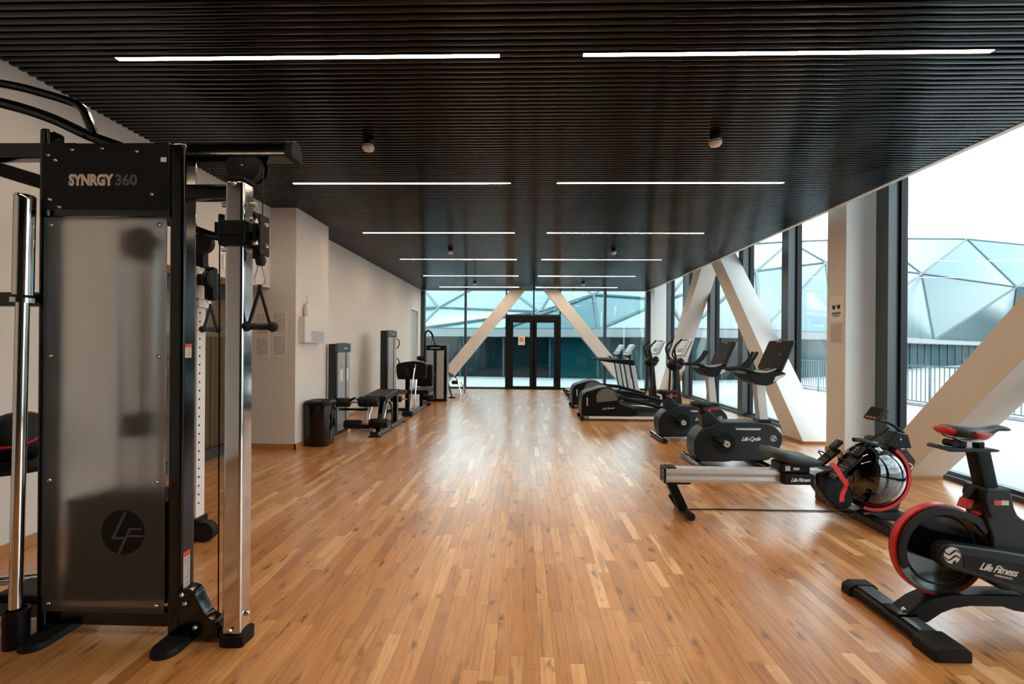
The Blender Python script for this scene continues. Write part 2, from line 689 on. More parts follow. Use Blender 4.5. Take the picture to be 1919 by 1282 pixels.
def seen_size(s):
    x0, y0, y1 = s
    pr = project(x0 + PW / 2, (y0 + y1) / 2, 0)
    if pr is None or not (0 < pr[0] < 1919) or pr[1] > 1275:
        return 0.0
    if pr[0] < 470 and pr[1] > 1000 and x0 < -1.2:
        return 0.0
    return (y1 - y0) / pr[2] ** 3


order = sorted(range(len(strips)), key=lambda i: -seen_size(strips[i]))
near = set(order[:300])
unit = MB().box(0, 1, 0, 1, -0.014, 0).mesh('plank', smooth=False)
unit.materials.append(M['oak_piece'])
GAP = 0.0009
for i in sorted(near):
    x0, y0, y1 = strips[i]
    inst(unit, 'plank', fl, (x0 + GAP / 2, y0 + GAP / 2, 0), (PW - GAP, y1 - y0 - GAP, 1))
fv, ff, tones = [], [], []
for i, (x0, y0, y1) in enumerate(strips):
    if i in near:
        continue
    a, b, c, d = x0 + GAP / 2, x0 + PW - GAP / 2, y0 + GAP / 2, y1 - GAP / 2
    n = len(fv)
    fv += [(a, c, -0.014), (b, c, -0.014), (b, d, -0.014), (a, d, -0.014), (a, c, 0), (b, c, 0), (b, d, 0), (a, d, 0)]
    ff += [(n + 4, n + 5, n + 6, n + 7), (n, n + 1, n + 5, n + 4), (n + 1, n + 2, n + 6, n + 5), (n + 2, n + 3, n + 7, n + 6), (n + 3, n, n + 4, n + 7)]
    tones += [random.random()] * 5
me = bpy.data.meshes.new('plank_field')
me.from_pydata(fv, [], ff)
at = me.attributes.new('tone', 'FLOAT', 'FACE')
at.data.foreach_set('value', tones)
me.materials.append(M['oak_field'])
pf = bpy.data.objects.new('plank_field', me)
COL.objects.link(pf)
pf.parent = fl
pf['kind'] = 'stuff'

# ---- ceiling: black slats below a dark void
ce = MB().box(-3.9, XR + 0.02, YN, YB + 0.05, CEIL + 0.045, CEIL + 0.10).build('ceiling', 'void_black', smooth=False)
struct(ce, 'black linear metal slat ceiling')
PITCH = 2.241 / 40
LY0 = 2.866
SW = 0.037
prof = [(-SW / 2, CEIL + 0.04), (-SW / 2, CEIL + 0.006), (-SW / 2 + 0.0035, CEIL + 0.0015), (-0.008, CEIL - 0.0005), (0.008, CEIL - 0.0005),
        (SW / 2 - 0.0035, CEIL + 0.0015), (SW / 2, CEIL + 0.006), (SW / 2, CEIL + 0.04)]
unit_slat = MB().prism(prof, 'x', 0, 1).mesh('slat', smooth=True, angle=30)
unit_slat.materials.append(M['slat_black'])
LIGHT_X = ((-2.637, -0.167), (0.358, 2.858))
field = MB()
k = -180
while True:
    y = LY0 + k * PITCH
    if y > YB - 0.06:
        break
    spans = [(XL - 0.02, XR - 0.01)]
    if k % 40 == 0:
        spans = [(XL - 0.02, LIGHT_X[0][0] - 0.006), (LIGHT_X[0][1] + 0.006, LIGHT_X[1][0] - 0.006), (LIGHT_X[1][1] + 0.006, XR - 0.01)]
    for a, b in spans:
        if y > 2.35:
            inst(unit_slat, 'slat', ce, (a, y, 0), (b - a, 1, 1))
        elif y > YN + 0.05:
            field.prism([(p[0] + y, p[1]) for p in prof], 'x', a, b)
    k += 1
sf = field.build('slat_field', 'slat_black', ce, angle=30)
sf['kind'] = 'stuff'

# ---- strip lights
names = ['nearest', 'second', 'third', 'fourth', 'fifth', 'last']


def strip_light(side, row, y):
    a, b = LIGHT_X[side]
    sname = 'left' if side == 0 else 'right'
    if row < 0:
        lab = '%s linear ceiling light in the %s row behind the viewer' % ('left' if side == 0 else 'right', 'first' if row == -1 else 'second')
    else:
        lab = '%s linear ceiling light of the %s row, warm white' % (names[row], sname)
    if row == 5:
        lab = 'last linear ceiling light of the %s row, closest to the glass doors' % sname
    t_ = thing('strip_light', lab, 'ceiling light', ((a + b) / 2, y, CEIL), 'linear ceiling lights')
    h = MB()
    h.box(a, b, y - 0.023, y - 0.0168, CEIL - 0.001, CEIL + 0.03)
    h.box(a, b, y + 0.0168, y + 0.023, CEIL - 0.001, CEIL + 0.03)
    h.box(a, b, y - 0.024, y + 0.024, CEIL + 0.03, CEIL + 0.034)
    h.box(a - 0.003, a, y - 0.024, y + 0.024, CEIL - 0.001, CEIL + 0.034)
    h.box(b, b + 0.003, y - 0.024, y + 0.024, CEIL - 0.001, CEIL + 0.034)
    h.build('housing', 'frame_black', t_, smooth=False)
    MB().box(a + 0.002, b - 0.002, y - 0.0165, y + 0.0165, CEIL + 0.0005, CEIL + 0.006).build('diffuser', 'led_diffuser', t_, smooth=False)


for row in range(-1, 6):
    for side in (0, 1):
        strip_light(side, row, LY0 + row * 2.241)


def smoke_detector(x, y, label, tint='white_shell', s=1.0):
    t_ = thing('smoke_detector', label, 'smoke detector', (x, y, CEIL), 'ceiling smoke detectors')
    MB().lathe([(0.045 * s, CEIL), (0.047 * s, CEIL - 0.03), (0.040 * s, CEIL - 0.045)], (x, y, 0)).build('base', 'black_plastic', t_)
    hd = MB().lathe([(0.038 * s, CEIL - 0.045), (0.052 * s, CEIL - 0.055), (0.052 * s, CEIL - 0.078), (0.040 * s, CEIL - 0.097), (0.018 * s, CEIL - 0.104), (0.0, CEIL - 0.105)], (x, y, 0)).build('head', tint, t_)
    MB().lathe([(0.0525 * s, CEIL - 0.064), (0.0532 * s, CEIL - 0.066), (0.0525 * s, CEIL - 0.070), (0.0525 * s, CEIL - 0.064)], (x, y, 0)).build('slot', 'rubber', hd)


for (px_, y_, lab) in ((-1.40, 4.02, 'white smoke detector near the camera, left of the ceiling centre'),
                       (1.63, 3.95, 'white smoke detector near the camera, right of the ceiling centre'),
                       (-1.40, 8.55, 'white smoke detector between the third and fourth left lights'),
                       (1.66, 8.55, 'white smoke detector between the third and fourth right lights'),
                       (-1.41, 12.9, 'white smoke detector before the last left light'),
                       (1.66, 12.9, 'white smoke detector before the last right light')):
    smoke_detector(px_, y_, lab)
smoke_detector(1.55, 14.35, 'small dark-stained detector just above the glass doors', 'oak_trim', 0.7)

# ---- left side walls
w = MB()
w.box(XL - 0.2, XL, YN, 3.9, 0, 3.8)                 # near wall
w.box(XL - 0.45, XL, 3.9, 6.0, 2.155, 3.8)           # bulkhead over the alcove
w.box(-4.1, XL - 0.45, 3.7, 6.2, 0, 3.8)             # alcove rear wall
w.box(XL - 0.45, XL - 0.2, 3.7, 3.9, 0, 3.8)
wl = struct(w.build('wall_left', 'white_wall', smooth=False), 'white plaster wall behind the cable machine')
w = MB().box(XL - 0.6, -3.05, 6.0, 7.0, 0, 3.3)
struct(w.build('wall_pier', 'white_wall', smooth=False), 'white square wall pier with notices and dispenser')
w = MB()
w.box(XL - 0.2, XL, 7.0, 13.58, 0, 3.8)
w.box(XL - 0.2, XL, 14.54, YB + 0.1, 0, 3.8)
w.box(XL - 0.2, XL, 13.58, 14.54, 2.53, 3.8)
w.box(XL - 0.5, XL - 0.3, 13.4, 14.8, 0, 3.8)
struct(w.build('wall_left_rear', 'white_wall', smooth=False), 'long white wall behind the weight machines')
w = MB().box(-4.1, 5.0, YN - 0.2, YN, 0, 3.8)
struct(w.build('wall_near', 'near_wall_grey', smooth=False))
rf_ = MB().box(-4.2, 4.9, YN - 0.2, YB + 0.3, 3.80, 4.1)
struct(rf_.build('ceiling_slab', 'white_wall', smooth=False))
# baseboards
struct(MB().box(XL, XL + 0.015, YN, 3.9, 0, 0.075).build('baseboard_left', 'oak_trim', smooth=False))
b_ = MB()
b_.box(XL - 0.44, -3.035, 5.985, 6.0, 0, 0.075)
b_.box(-3.05, -3.035, 5.985, 7.0, 0, 0.075)
struct(b_.build('baseboard_pier', 'oak_trim', smooth=False))
struct(MB().box(XL, XL + 0.015, 7.0, 13.56, 0, 0.075).build('baseboard_rear', 'oak_trim', smooth=False))
# edge trims of the ceiling
struct(MB().box(XR - 0.004, XR + 0.06, YN, YB - 0.04, CEIL - 0.006, CEIL + 0.3).build('trim_1', 'white_trim', smooth=False))
struct(MB().box(XL, XR, YB - 0.10, YB - 0.07, CEIL - 0.014, CEIL + 0.05).build('trim_2', 'white_trim', smooth=False))
# soffit of the slot above the facade
struct(MB().box(XR + 0.02, 4.9, YN, YB + 0.2, 3.74, 3.80).build('ceiling_slot', 'white_wall', smooth=False))

# ---- alcove with glazed dark doors
d3 = thing('door_3', 'dark framed glazed alcove doors left of the white pier', None, (-3.8, 4.95, 0), kind='structure')
f_ = MB()
f_.box(-3.85, -3.79, 3.9, 6.0, 0.0, 0.13)
f_.box(-3.85, -3.79, 3.9, 6.0, 1.98, 2.155)
for yy in (3.9, 4.94, 5.95):
    f_.box(-3.85, -3.79, yy, yy + 0.05, 0.13, 1.98)
f_.build('door_frame', 'frame_dark', d3, smooth=False)
for (a, b) in ((3.95, 4.94), (4.99, 5.95)):
    MB().box(-3.822, -3.814, a, b, 0.13, 1.98).build('pane', 'smoked_glass', d3, smooth=False)
sl_u = MB().box(0, 0.006, 0, 0.075, 0, 1.36).mesh('blind_slat', smooth=False)
sl_u.materials.append(M['beige_slat'])
for i in range(22):
    o = inst(sl_u, 'blind_slat', d3, (-3.842 + 3.8 + (0.004 if i % 2 else 0), 3.97 + i * 0.089 - 4.95, 0.135))
MB().box(-3.846, -3.84, 4.72, 4.94, 1.52, 1.86).build('notice_or_reflection_sheet', 'white_print', d3, smooth=False)  # window reflection in the alcove glass, built as a white sheet
MB().box(-3.846, -3.84, 5.32, 5.50, 1.70, 1.86).build('notice_or_reflection_sheet', 'white_print', d3, smooth=False)  # smaller white sheet standing in for another window reflection

# ---- grey door at the far end of the left wall
d2 = thing('door_2', 'plain grey door at the far end of the left wall', None, (XL, 14.06, 0), kind='structure')
f_ = MB()
f_.box(XL - 0.12, XL + 0.012, 13.55, 13.62, 0, 2.56)
f_.box(XL - 0.12, XL + 0.012, 14.50, 14.57, 0, 2.56)
f_.box(XL - 0.12, XL + 0.012, 13.62, 14.50, 2.50, 2.56)
f_.build('door_frame', 'white_trim', d2, smooth=False)
MB().box(XL - 0.10, XL - 0.06, 13.625, 14.495, 0.005, 2.495).build('door_leaf', 'door_grey', d2, bevel=0.003)
MB().tube([(XL - 0.06, 14.42, 1.05), (XL - 0.01, 14.42, 1.05), (XL - 0.01, 14.30, 1.05)], 0.009).build('door_handle', 'steel', d2)

# ---- right facade
EDGE = [-0.65, 1.45, 3.60, 5.755, 7.89, 9.50, 11.13, 12.86, 14.42]
WN = 0


def facade_window(y0, y1):
    global WN
    WN += 1
    wn = thing('window_%d' % WN, 'full height glass bay of the right facade', None, (XG, y0, 0), kind='structure')
    f = MB()
    f.box(4.50, 4.675, y0, y0 + 0.20, 0, 3.74)
    f.build('mullion', 'frame_dark', wn, bevel=0.004)
    g = MB()
    g.box(4.63, 4.71, y0 - 0.035, y0, 0.0, 3.74)
    g.box(4.63, 4.71, y0 + 0.20, y0 + 0.235, 0.0, 3.74)
    g.build('gasket', 'frame_black', wn, smooth=False)
    s = MB()
    s.box(4.56, 4.72, y0 + 0.20, y1, 0.0, 0.05)
    s.box(4.63, 4.72, y0 + 0.20, y1, 0.05, 0.085)
    s.build('sill', 'frame_dark', wn, smooth=False)
    MB().box(4.63, 4.72, y0 + 0.20, y1, 3.66, 3.74).build('head_rail', 'frame_dark', wn, smooth=False)
    MB().box(XG - 0.004, XG + 0.012, y0 + 0.21, y1 - 0.01, 0.08, 3.67).build('pane', 'window_glass', wn, smooth=False)


for i in range(len(EDGE)):
    y1 = EDGE[i + 1] if i + 1 < len(EDGE) else YB
    facade_window(EDGE[i], y1)

struct(MB().box(4.55, 4.80, YN, EDGE[0] - 0.035, 0, 3.78).build('wall_right', 'white_wall', smooth=False))

# columns of the right facade
cl = MB().box(4.20, 4.60, 6.06, 6.43, 0.03, 3.75).build('support_column', 'white_paint', bevel=0.004)
struct(cl, 'square white column beside the rowing machine')
MB().box(4.185, 4.60, 6.045, 6.43, 0, 0.05).build('skirting', 'oak_trim', cl, smooth=False)
cl = MB().box(4.07, 4.44, 14.35, 14.72, 0.0, 3.75).build('support_column', 'white_paint', bevel=0.004)
struct(cl, 'far white column at the corner of the two glass facades')


def brace(pts, label):
    b = MB().prism(pts, 'x', 4.11, 4.495).build('diagonal_brace', 'white_paint', bevel=0.004)
    struct(b, label)
    return b


ZT = 3.75
SL = 0.881
HW = 0.477
b1 = brace([(6.79, 0.03), (6.79 + HW, 0.03), (6.79 + HW + SL * ZT, ZT), (6.79 + SL * ZT, ZT)], 'white diagonal brace leaning behind the near exercise bike')
MB().box(4.095, 4.495, 6.775, 6.79 + HW + 0.02, 0, 0.04).build('skirting', 'oak_trim', b1, smooth=False)
b2 = brace([(13.55, 0.0), (13.55 + HW, 0.0), (13.55 + HW - SL * ZT, ZT), (13.55 - SL * ZT, ZT)], 'white diagonal brace behind the elliptical trainers')
b3 = brace([(5.005, 0.03), (5.005 + HW, 0.03), (5.005 + HW - SL * ZT, ZT), (5.005 - SL * ZT, ZT)], 'broad white diagonal brace behind the indoor cycle')
MB().box(4.095, 4.495, 4.99, 5.005 + HW, 0, 0.04).build('skirting', 'oak_trim', b3, smooth=False)

# ---- back glazing
BX = [(-3.40, -3.26), (-1.97, -1.90), (1.193, 1.193), (2.60, 2.68), (3.95, 4.10)]


def back_window(x0, x1, z0, z1, left, right, lab):
    global WN
    WN += 1
    wn = thing('window_%d' % WN, lab, None, (x0, YB, 0), kind='structure')
    f = MB()
    f.box(x0 - left, x0, YB - 0.08, YB + 0.08, 0, CEIL + 0.4)
    if right:
        f.box(x1, x1 + right, YB - 0.08, YB + 0.08, 0, CEIL + 0.4)
    f.build('mullion', 'frame_dark', wn, smooth=False)
    r = MB()
    r.box(x0, x1, YB - 0.06, YB + 0.06, z0, z0 + 0.06)
    r.box(x0, x1, YB - 0.06, YB + 0.06, z1, CEIL + 0.4)
    r.build('rail', 'frame_dark', wn, smooth=False)
    MB().box(x0, x1, YB - 0.008, YB + 0.008, z0 + 0.06, z1).build('pane', 'back_glass', wn, smooth=False)


back_window(-3.27, -1.965, 0, CEIL + 0.1, 0.14, 0, 'glass bay at the left end of the back wall')
back_window(-1.895, -0.60, 0, CEIL + 0.1, 0.07, 0, 'glass bay left of the black double doors')
back_window(-0.56, 0.29, 2.39, CEIL + 0.1, 0.05, 0, 'transom pane above the left door leaf')
back_window(0.34, 1.15, 2.39, CEIL + 0.1, 0.05, 0.05, 'transom pane above the right door leaf')
back_window(1.20, 2.60, 0, CEIL + 0.1, 0.01, 0, 'glass bay right of the black double doors')
back_window(2.68, 3.96, 0, CEIL + 0.1, 0.08, 0.14, 'glass bay at the right end of the back wall')
struct(MB().box(4.08, 4.66, YB - 0.06, YB + 0.1, 0, 3.75).build('wall_back', 'white_wall', smooth=False))

d1 = thing('door_1', 'black framed glass double doors in the back wall', None, (0.3, YB, 0), kind='structure')
f_ = MB()
f_.box(-0.60, -0.49, YB - 0.10, YB + 0.06, 0, 2.40)
f_.box(1.09, 1.20, YB - 0.10, YB + 0.06, 0, 2.40)
f_.box(-0.49, 1.09, YB - 0.10, YB + 0.06, 2.28, 2.40)
f_.box(-0.49, 1.09, YB - 0.10, YB + 0.06, 0, 0.012)
f_.build('door_frame', 'frame_black', d1, smooth=False)
for a, b, sgn in ((-0.488, 0.296, 1), (0.304, 1.088, -1)):
    g = MB()
    i0, i1 = (a + 0.135, b - 0.105) if sgn == 1 else (a + 0.115, b - 0.11)
    g.box(a, i0, YB - 0.08, YB - 0.02, 0.015, 2.275)
    g.box(i1, b, YB - 0.08, YB - 0.02, 0.015, 2.275)
    g.box(i0, i1, YB - 0.08, YB - 0.02, 0.015, 0.10)
    g.box(i0, i1, YB - 0.08, YB - 0.02, 2.185, 2.275)
    lf = g.build('door_leaf', 'frame_black', d1, smooth=False)
    MB().box(i0, i1, YB - 0.055, YB - 0.045, 0.10, 2.185).build('pane', 'back_glass', lf, smooth=False)
    hx = b - 0.05 if sgn == 1 else a + 0.05
    MB().tube([(hx, YB - 0.08, 1.02), (hx, YB - 0.14, 1.02), (hx - 0.09 * sgn, YB - 0.14, 1.02)], 0.011).build('door_handle', 'frame_black', lf)

# diagonal braces at the back
for pts, lab in (([(-2.61, 0), (-3.08, 0), (-0.459 + 0.826 * 0.0 - 0.0, 3.2), (0.006, 3.2)], 'white diagonal brace rising towards the left of the glass doors'),
                 ([(3.28, 0), (3.76, 0), (1.123, 3.2), (0.643, 3.2)], 'white diagonal brace rising towards the right of the glass doors')):
    (x0, z0), (x1, z1), (x2, z2), (x3, z3) = pts
    dx = (x3 - x0) / 3.2 * 0.5
    b = MB().prism([(x0, 0), (x1, 0), (x2 + dx, 3.7), (x3 + dx, 3.7)], 'y', 14.66, 14.88).build('diagonal_brace', 'white_paint', bevel=0.004)
    struct(b, lab)

# ================================================================== OUTSIDE
te = MB().box(-70, 120, -60, 140, -0.40, -0.07).build('terrace', 'terrace', smooth=False)
struct(te, 'pale concrete terrace outside the glass')


def at_px(px, py, Y):
    """world point seen at a frame position on the plane Y, used for the far building's nodes"""
    u, v = px - 959.5, py - 649.36
    cr, sr = math.cos(0.0076), math.sin(0.0076)
    u, v = u * cr + v * sr, -u * sr + v * cr
    c, s = math.cos(0.0262), math.sin(0.0262)
    d = Vector((u / 853 * c - s, u / 853 * s + c, -v / 853))
    return Vector((0, 0, 1.4)) + d * (Y / d.y)


bd = thing('glass_dome_building', 'large faceted glass dome building with a white band beyond the windows', 'building', (10, 30, -0.07))
FZ0, FZ1 = 1.86, 2.20
base_xy = [(-30, 34), (-14, 24.5), (-5.2, 22.0), (-1.0, 21.7), (3.4, 21.0), (7.2, 20.4), (11.0, 21.5), (16.5, 24.6), (35.0, 39.8), (58, 56), (100, 76)]
Bn = [Vector((a, b, FZ1)) for a, b in base_xy]
Mn = [at_px(700, 575, 36.1), at_px(823, 577, 30.3), at_px(1012, 585, 25.4), at_px(1112, 553, 23.4), at_px(1250, 562, 24.6), at_px(1417, 508, 30.3), at_px(1548, 492, 36.1), at_px(1727, 513, 42.6), at_px(1905, 538, 47.6), at_px(2180, 540, 57.4), at_px(2650, 555, 66)]
Tn = [at_px(760, 500, 42.6), at_px(925, 520, 36.9), at_px(1060, 505, 34.4), at_px(1180, 485, 34.4), at_px(1330, 462, 36.9), at_px(1480, 453, 42.6), at_px(1640, 447, 49.2), at_px(1812, 448, 54.1), at_px(2030, 470, 62.3), at_px(2400, 490, 72)]
Un = [p + Vector((3, 16, 2.2)) for p in Tn]


def pane_beams(tri):
    a, b, c = tri
    n = (b - a).cross(c - a).normalized()
    m_ = MB()
    m_.add([a, b, c, a - n * 0.06, b - n * 0.06, c - n * 0.06], [(0, 1, 2), (5, 4, 3), (0, 3, 4, 1), (1, 4, 5, 2), (2, 5, 3, 0)])
    m_.build('pane', 'dome_pane', bd, smooth=False)


beams = set()


def tri(a, b, c):
    pane_beams((a, b, c))
    for p, q in ((a, b), (b, c), (c, a)):
        key = tuple(sorted((tuple(round(v, 3) for v in p), tuple(round(v, 3) for v in q))))
        if key not in beams:
            beams.add(key)
            d = (Vector(q) - Vector(p))
            r = 0.10
            MB().tube([p, q], r, 6).build('beam', 'dome_beam', bd)


for k in range(10):
    tri(Mn[k], Bn[k + 1], Mn[k + 1])
    tri(Bn[k], Bn[k + 1], Mn[k])
    tri(Mn[k], Mn[k + 1], Tn[k])
    if k < 9:
        tri(Tn[k], Mn[k + 1], Tn[k + 1])
        tri(Tn[k], Tn[k + 1], Un[k])
        tri(Un[k], Tn[k + 1], Un[k + 1])
# band and glazed storey below it
random.seed(21)
for k in range(len(base_xy) - 1):
    a, b = Vector((*base_xy[k], 0)), Vector((*base_xy[k + 1], 0))
    d = (b - a).normalized()
    nrm = Vector((d.y, -d.x, 0))
    MB().obox((a + b) / 2 + nrm * 0.2 + Vector((0, 0, (FZ0 + FZ1) / 2)), d, nrm, (0, 0, 1), (b - a).length / 2 + 0.1, 0.35, (FZ1 - FZ0) / 2).build('fascia', 'fascia_white', bd, smooth=False)
    L = (b - a).length
    n = max(2, int(L / 2.2))
    for i in range(n):
        p, q = a + d * L * i / n, a + d * L * (i + 1) / n
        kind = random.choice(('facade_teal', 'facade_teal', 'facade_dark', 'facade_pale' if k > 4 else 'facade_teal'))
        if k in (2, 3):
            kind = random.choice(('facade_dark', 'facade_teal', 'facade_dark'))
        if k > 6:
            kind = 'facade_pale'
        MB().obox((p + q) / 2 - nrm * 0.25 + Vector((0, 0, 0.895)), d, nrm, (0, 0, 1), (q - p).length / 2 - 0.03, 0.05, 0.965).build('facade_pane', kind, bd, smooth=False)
        MB().obox(p - nrm * 0.22 + Vector((0, 0, 0.895)), d, nrm, (0, 0, 1), 0.04, 0.09, 0.965).build('facade_post', 'dome_beam', bd, smooth=False)

# railing along the terrace edge
rl = thing('terrace_railing', 'slim metal terrace railing with upright bars outside the right windows', 'railing', (10.1, 11, -0.07))
MB().box(10.07, 10.12, 3.0, 18.0, 0.96, 1.0).build('top_rail', 'rail_metal', rl, smooth=False)
MB().box(10.08, 10.11, 3.0, 18.0, 0.06, 0.09).build('bottom_rail', 'rail_metal', rl, smooth=False)
bar_u = MB().box(-0.009, 0.009, -0.009, 0.009, 0.09 + 0.07, 0.96 + 0.07).mesh('bar', smooth=False)
bar_u.materials.append(M['rail_metal'])
post_u = MB().box(-0.02, 0.02, -0.02, 0.02, 0.0, 1.03).mesh('post', smooth=False)
post_u.materials.append(M['rail_metal'])
for i in range(115):
    yy = 3.0 + i * 0.13
    if i % 11 == 0:
        inst(post_u, 'post', rl, (-0.005, yy - 11, 0))
    else:
        inst(bar_u, 'bar', rl, (-0.005, yy - 11, 0))
gb = MB().box(10.25, 11.3, 2.5, 19, -0.07, 0.02).build('gravel_strip', 'gravel', bevel=0.02)
struct(gb, 'strip of pale gravel behind the terrace railing')

# ================================================================== RIG (cable training machine, left foreground)
rig = thing('cable_machine', 'tall black cable training machine with frosted front panel and chrome column', 'gym machine', (-1.95, 2.15, 0))
XA, XB = -2.30, -1.60


def bolt(p, r=0.008, parent=rig, d=(0, -1, 0), name='bolt'):
    d = Vector(d)
    c = Vector(p)
    MB().tube([c, c + d * r * 0.5, c + d * r * 1.1, c + d * r * 1.5], r, 10, taper=[1.15, 1.1, 0.8, 0.25]).build(name, 'bolt', parent)


# uprights, rails
MB().box(-1.672, -1.60, 2.095, 2.185, 0.02, 2.345).build('upright', 'black_gloss', rig, bevel=0.016, seg=3)
MB().box(-2.305, -2.262, 2.095, 2.185, 0.02, 2.42).build('upright', 'black_gloss', rig, bevel=0.014, seg=3)
MB().box(-2.27, -1.66, 2.115, 2.175, 0.055, 0.125).build('cross_rail', 'black_gloss', rig, bevel=0.008)
hdr = MB().box(-2.285, -1.665, 2.088, 2.175, 2.0, 2.345).build('header', 'black_plastic', rig, bevel=0.01)
MB().box(-2.285, -1.665, 2.086, 2.10, 1.998, 2.03).build('header_lip', 'black_gloss', hdr, bevel=0.005)
text_mesh('SYNRGY', 0.070, (-2.042, 2.0868, 2.165), (1, 0, 0), (0, 0, 1), 'warm_print', hdr, offset=0.0034, spacing=1.0, width=0.215)
text_mesh('360', 0.070, (-1.872, 2.0868, 2.165), (1, 0, 0), (0, 0, 1), 'grey_print', hdr, offset=0.0016, spacing=1.0, width=0.105)
MB().box(-1.706, -1.680, 2.0862, 2.088, 2.252, 2.273).build('sticker', 'white_print', hdr, smooth=False)
for (x_, z_) in ((-2.245, 2.285), (-2.13, 2.31), (-1.985, 2.315), (-1.82, 2.30), (-2.235, 2.075), (-1.745, 2.10), (-2.19, 2.04), (-2.21, 2.26)):
    bolt((x_, 2.088, z_), 0.008, hdr)
# frosted shroud
fr = MB().box(-2.262, -1.676, 2.086, 2.092, 0.135, 1.992).build('shroud', 'frosted', rig, bevel=0.0015)
for z_ in (1.955, 1.34, 0.755, 0.175):
    for x_ in (-2.225, -1.708):
        bolt((x_, 2.086, z_), 0.009, fr)
    bolt((-2.312, 2.14, z_ + 0.06), 0.007, rig, (-1, 0, 0))
# printed disc with its two strokes
lg = MB().lathe([(0.0, 2.0855), (0.104, 2.0855), (0.104, 2.0850), (0.0, 2.0850)], (-1.873, 0, 0.515), 'y', 40).build('emblem', 'black_plastic', fr)
# plain strokes of the emblem
st = MB()
cx_, cz_ = -1.873, 0.515
st.prism([(cx_ + 0.008, cz_ + 0.098), (cx_ + 0.020, cz_ + 0.095), (cx_ - 0.036, cz_ - 0.022), (cx_ + 0.005, cz_ - 0.022), (cx_ + 0.005, cz_ - 0.032), (cx_ - 0.055, cz_ - 0.032)], 'y', 2.0838, 2.0848)
st.prism([(cx_ + 0.030, cz_ + 0.022), (cx_ + 0.088, cz_ + 0.022), (cx_ + 0.088, cz_ + 0.013), (cx_ + 0.038, cz_ + 0.013), (cx_ - 0.012, cz_ - 0.102), (cx_ - 0.024, cz_ - 0.100)], 'y', 2.0838, 2.0848)
st.prism([(cx_ + 0.022, cz_ - 0.012), (cx_ + 0.098, cz_ - 0.012), (cx_ + 0.098, cz_ - 0.021), (cx_ + 0.018, cz_ - 0.021)], 'y', 2.0838, 2.0848)
st.build('emblem_stroke', 'dark_panel', fr, smooth=False)
# weight stack behind the frost
for i in range(11):
    z0 = 0.135 + i * 0.0455
    MB().box(-2.235, -1.69, 2.17, 2.30, z0, z0 + 0.043).build('weight_plate', 'rubber', rig, bevel=0.004)
MB().box(-2.10, -1.82, 2.17, 2.30, 0.637, 0.665).build('top_plate', 'rubber', rig, bevel=0.004)
for x_ in (-2.04, -1.86):
    MB().cyl((x_, 2.25, 0.2), (x_, 2.25, 2.05), 0.011).build('guide_rod', 'chrome', rig)
MB().box(-1.995, -1.885, 2.20, 2.29, 0.93, 1.05).build('pulley_block', 'rubber', rig, bevel=0.01)
MB().cyl((-1.94, 2.25, 1.05), (-1.94, 2.25, 1.85), 0.006).build('inner_cable', 'rubber', rig)
MB().lathe([(0.0, -0.03), (0.085, -0.03), (0.085, 0.03), (0.0, 0.03)], (-1.93, 2.25, 1.90), 'y', 28).build('inner_pulley', 'rubber', rig)
# floor pads


def stadium(cx_, y0, y1, r, z0, z1, top=0.8):
    def ring(rr, z):
        p = []
        for i in range(13):
            a = math.pi * i / 12
            p.append((cx_ + rr * math.cos(a), y1 - r + rr * math.sin(a), z))
        for i in range(13):
            a = math.pi + math.pi * i / 12
            p.append((cx_ + rr * math.cos(a), y0 + r + rr * math.sin(a), z))
        return p
    return MB().loft([ring(r, z0), ring(r, z0 + (z1 - z0) * 0.5), ring(r * top, z1)])


stadium(-2.245, 1.985, 2.33, 0.062, 0.0, 0.028, 0.9).build('foot_pad', 'rubber', rig)
stadium(-1.612, 1.965, 2.30, 0.062, 0.0, 0.030, 0.9).build('foot_pad', 'rubber', rig)
# top boom
bp = []
for yy, zz in ((2.15, 2.305), (2.15, 2.345), (2.165, 2.375), (2.20, 2.388), (2.235, 2.375), (2.25, 2.345), (2.25, 2.305)):
    bp.append((yy, zz))
bm_ = MB().prism(bp, 'x', -2.27, -1.155).build('boom', 'black_gloss', rig, angle=60)
MB().prism([(a, b) for a, b in [(2.146, 2.300), (2.146, 2.348), (2.163, 2.380), (2.20, 2.393), (2.237, 2.380), (2.254, 2.348), (2.254, 2.300)]], 'x', -1.155, -1.115).build('end_cap', 'rubber', bm_, bevel=0.008)
MB().box(-1.60, -1.30, 2.175, 2.225, 2.285, 2.306).build('boom_channel', 'black_plastic', bm_, smooth=False)
pu = MB().lathe([(0.0, -0.026), (0.075, -0.026), (0.084, -0.020), (0.078, 0.0), (0.084, 0.020), (0.075, 0.026), (0.0, 0.026)], (-1.362, 2.18, 2.262), 'y', 32).build('pulley', 'rubber', rig)
bolt((-1.362, 2.154, 2.262), 0.007, pu)
MB().lathe([(0.0, -0.006), (0.072, -0.006), (0.072, 0.006), (0.0, 0.006)], (-1.345, 2.225, 2.262), 'y', 28).build('pulley_cheek', 'black_plastic', rig)
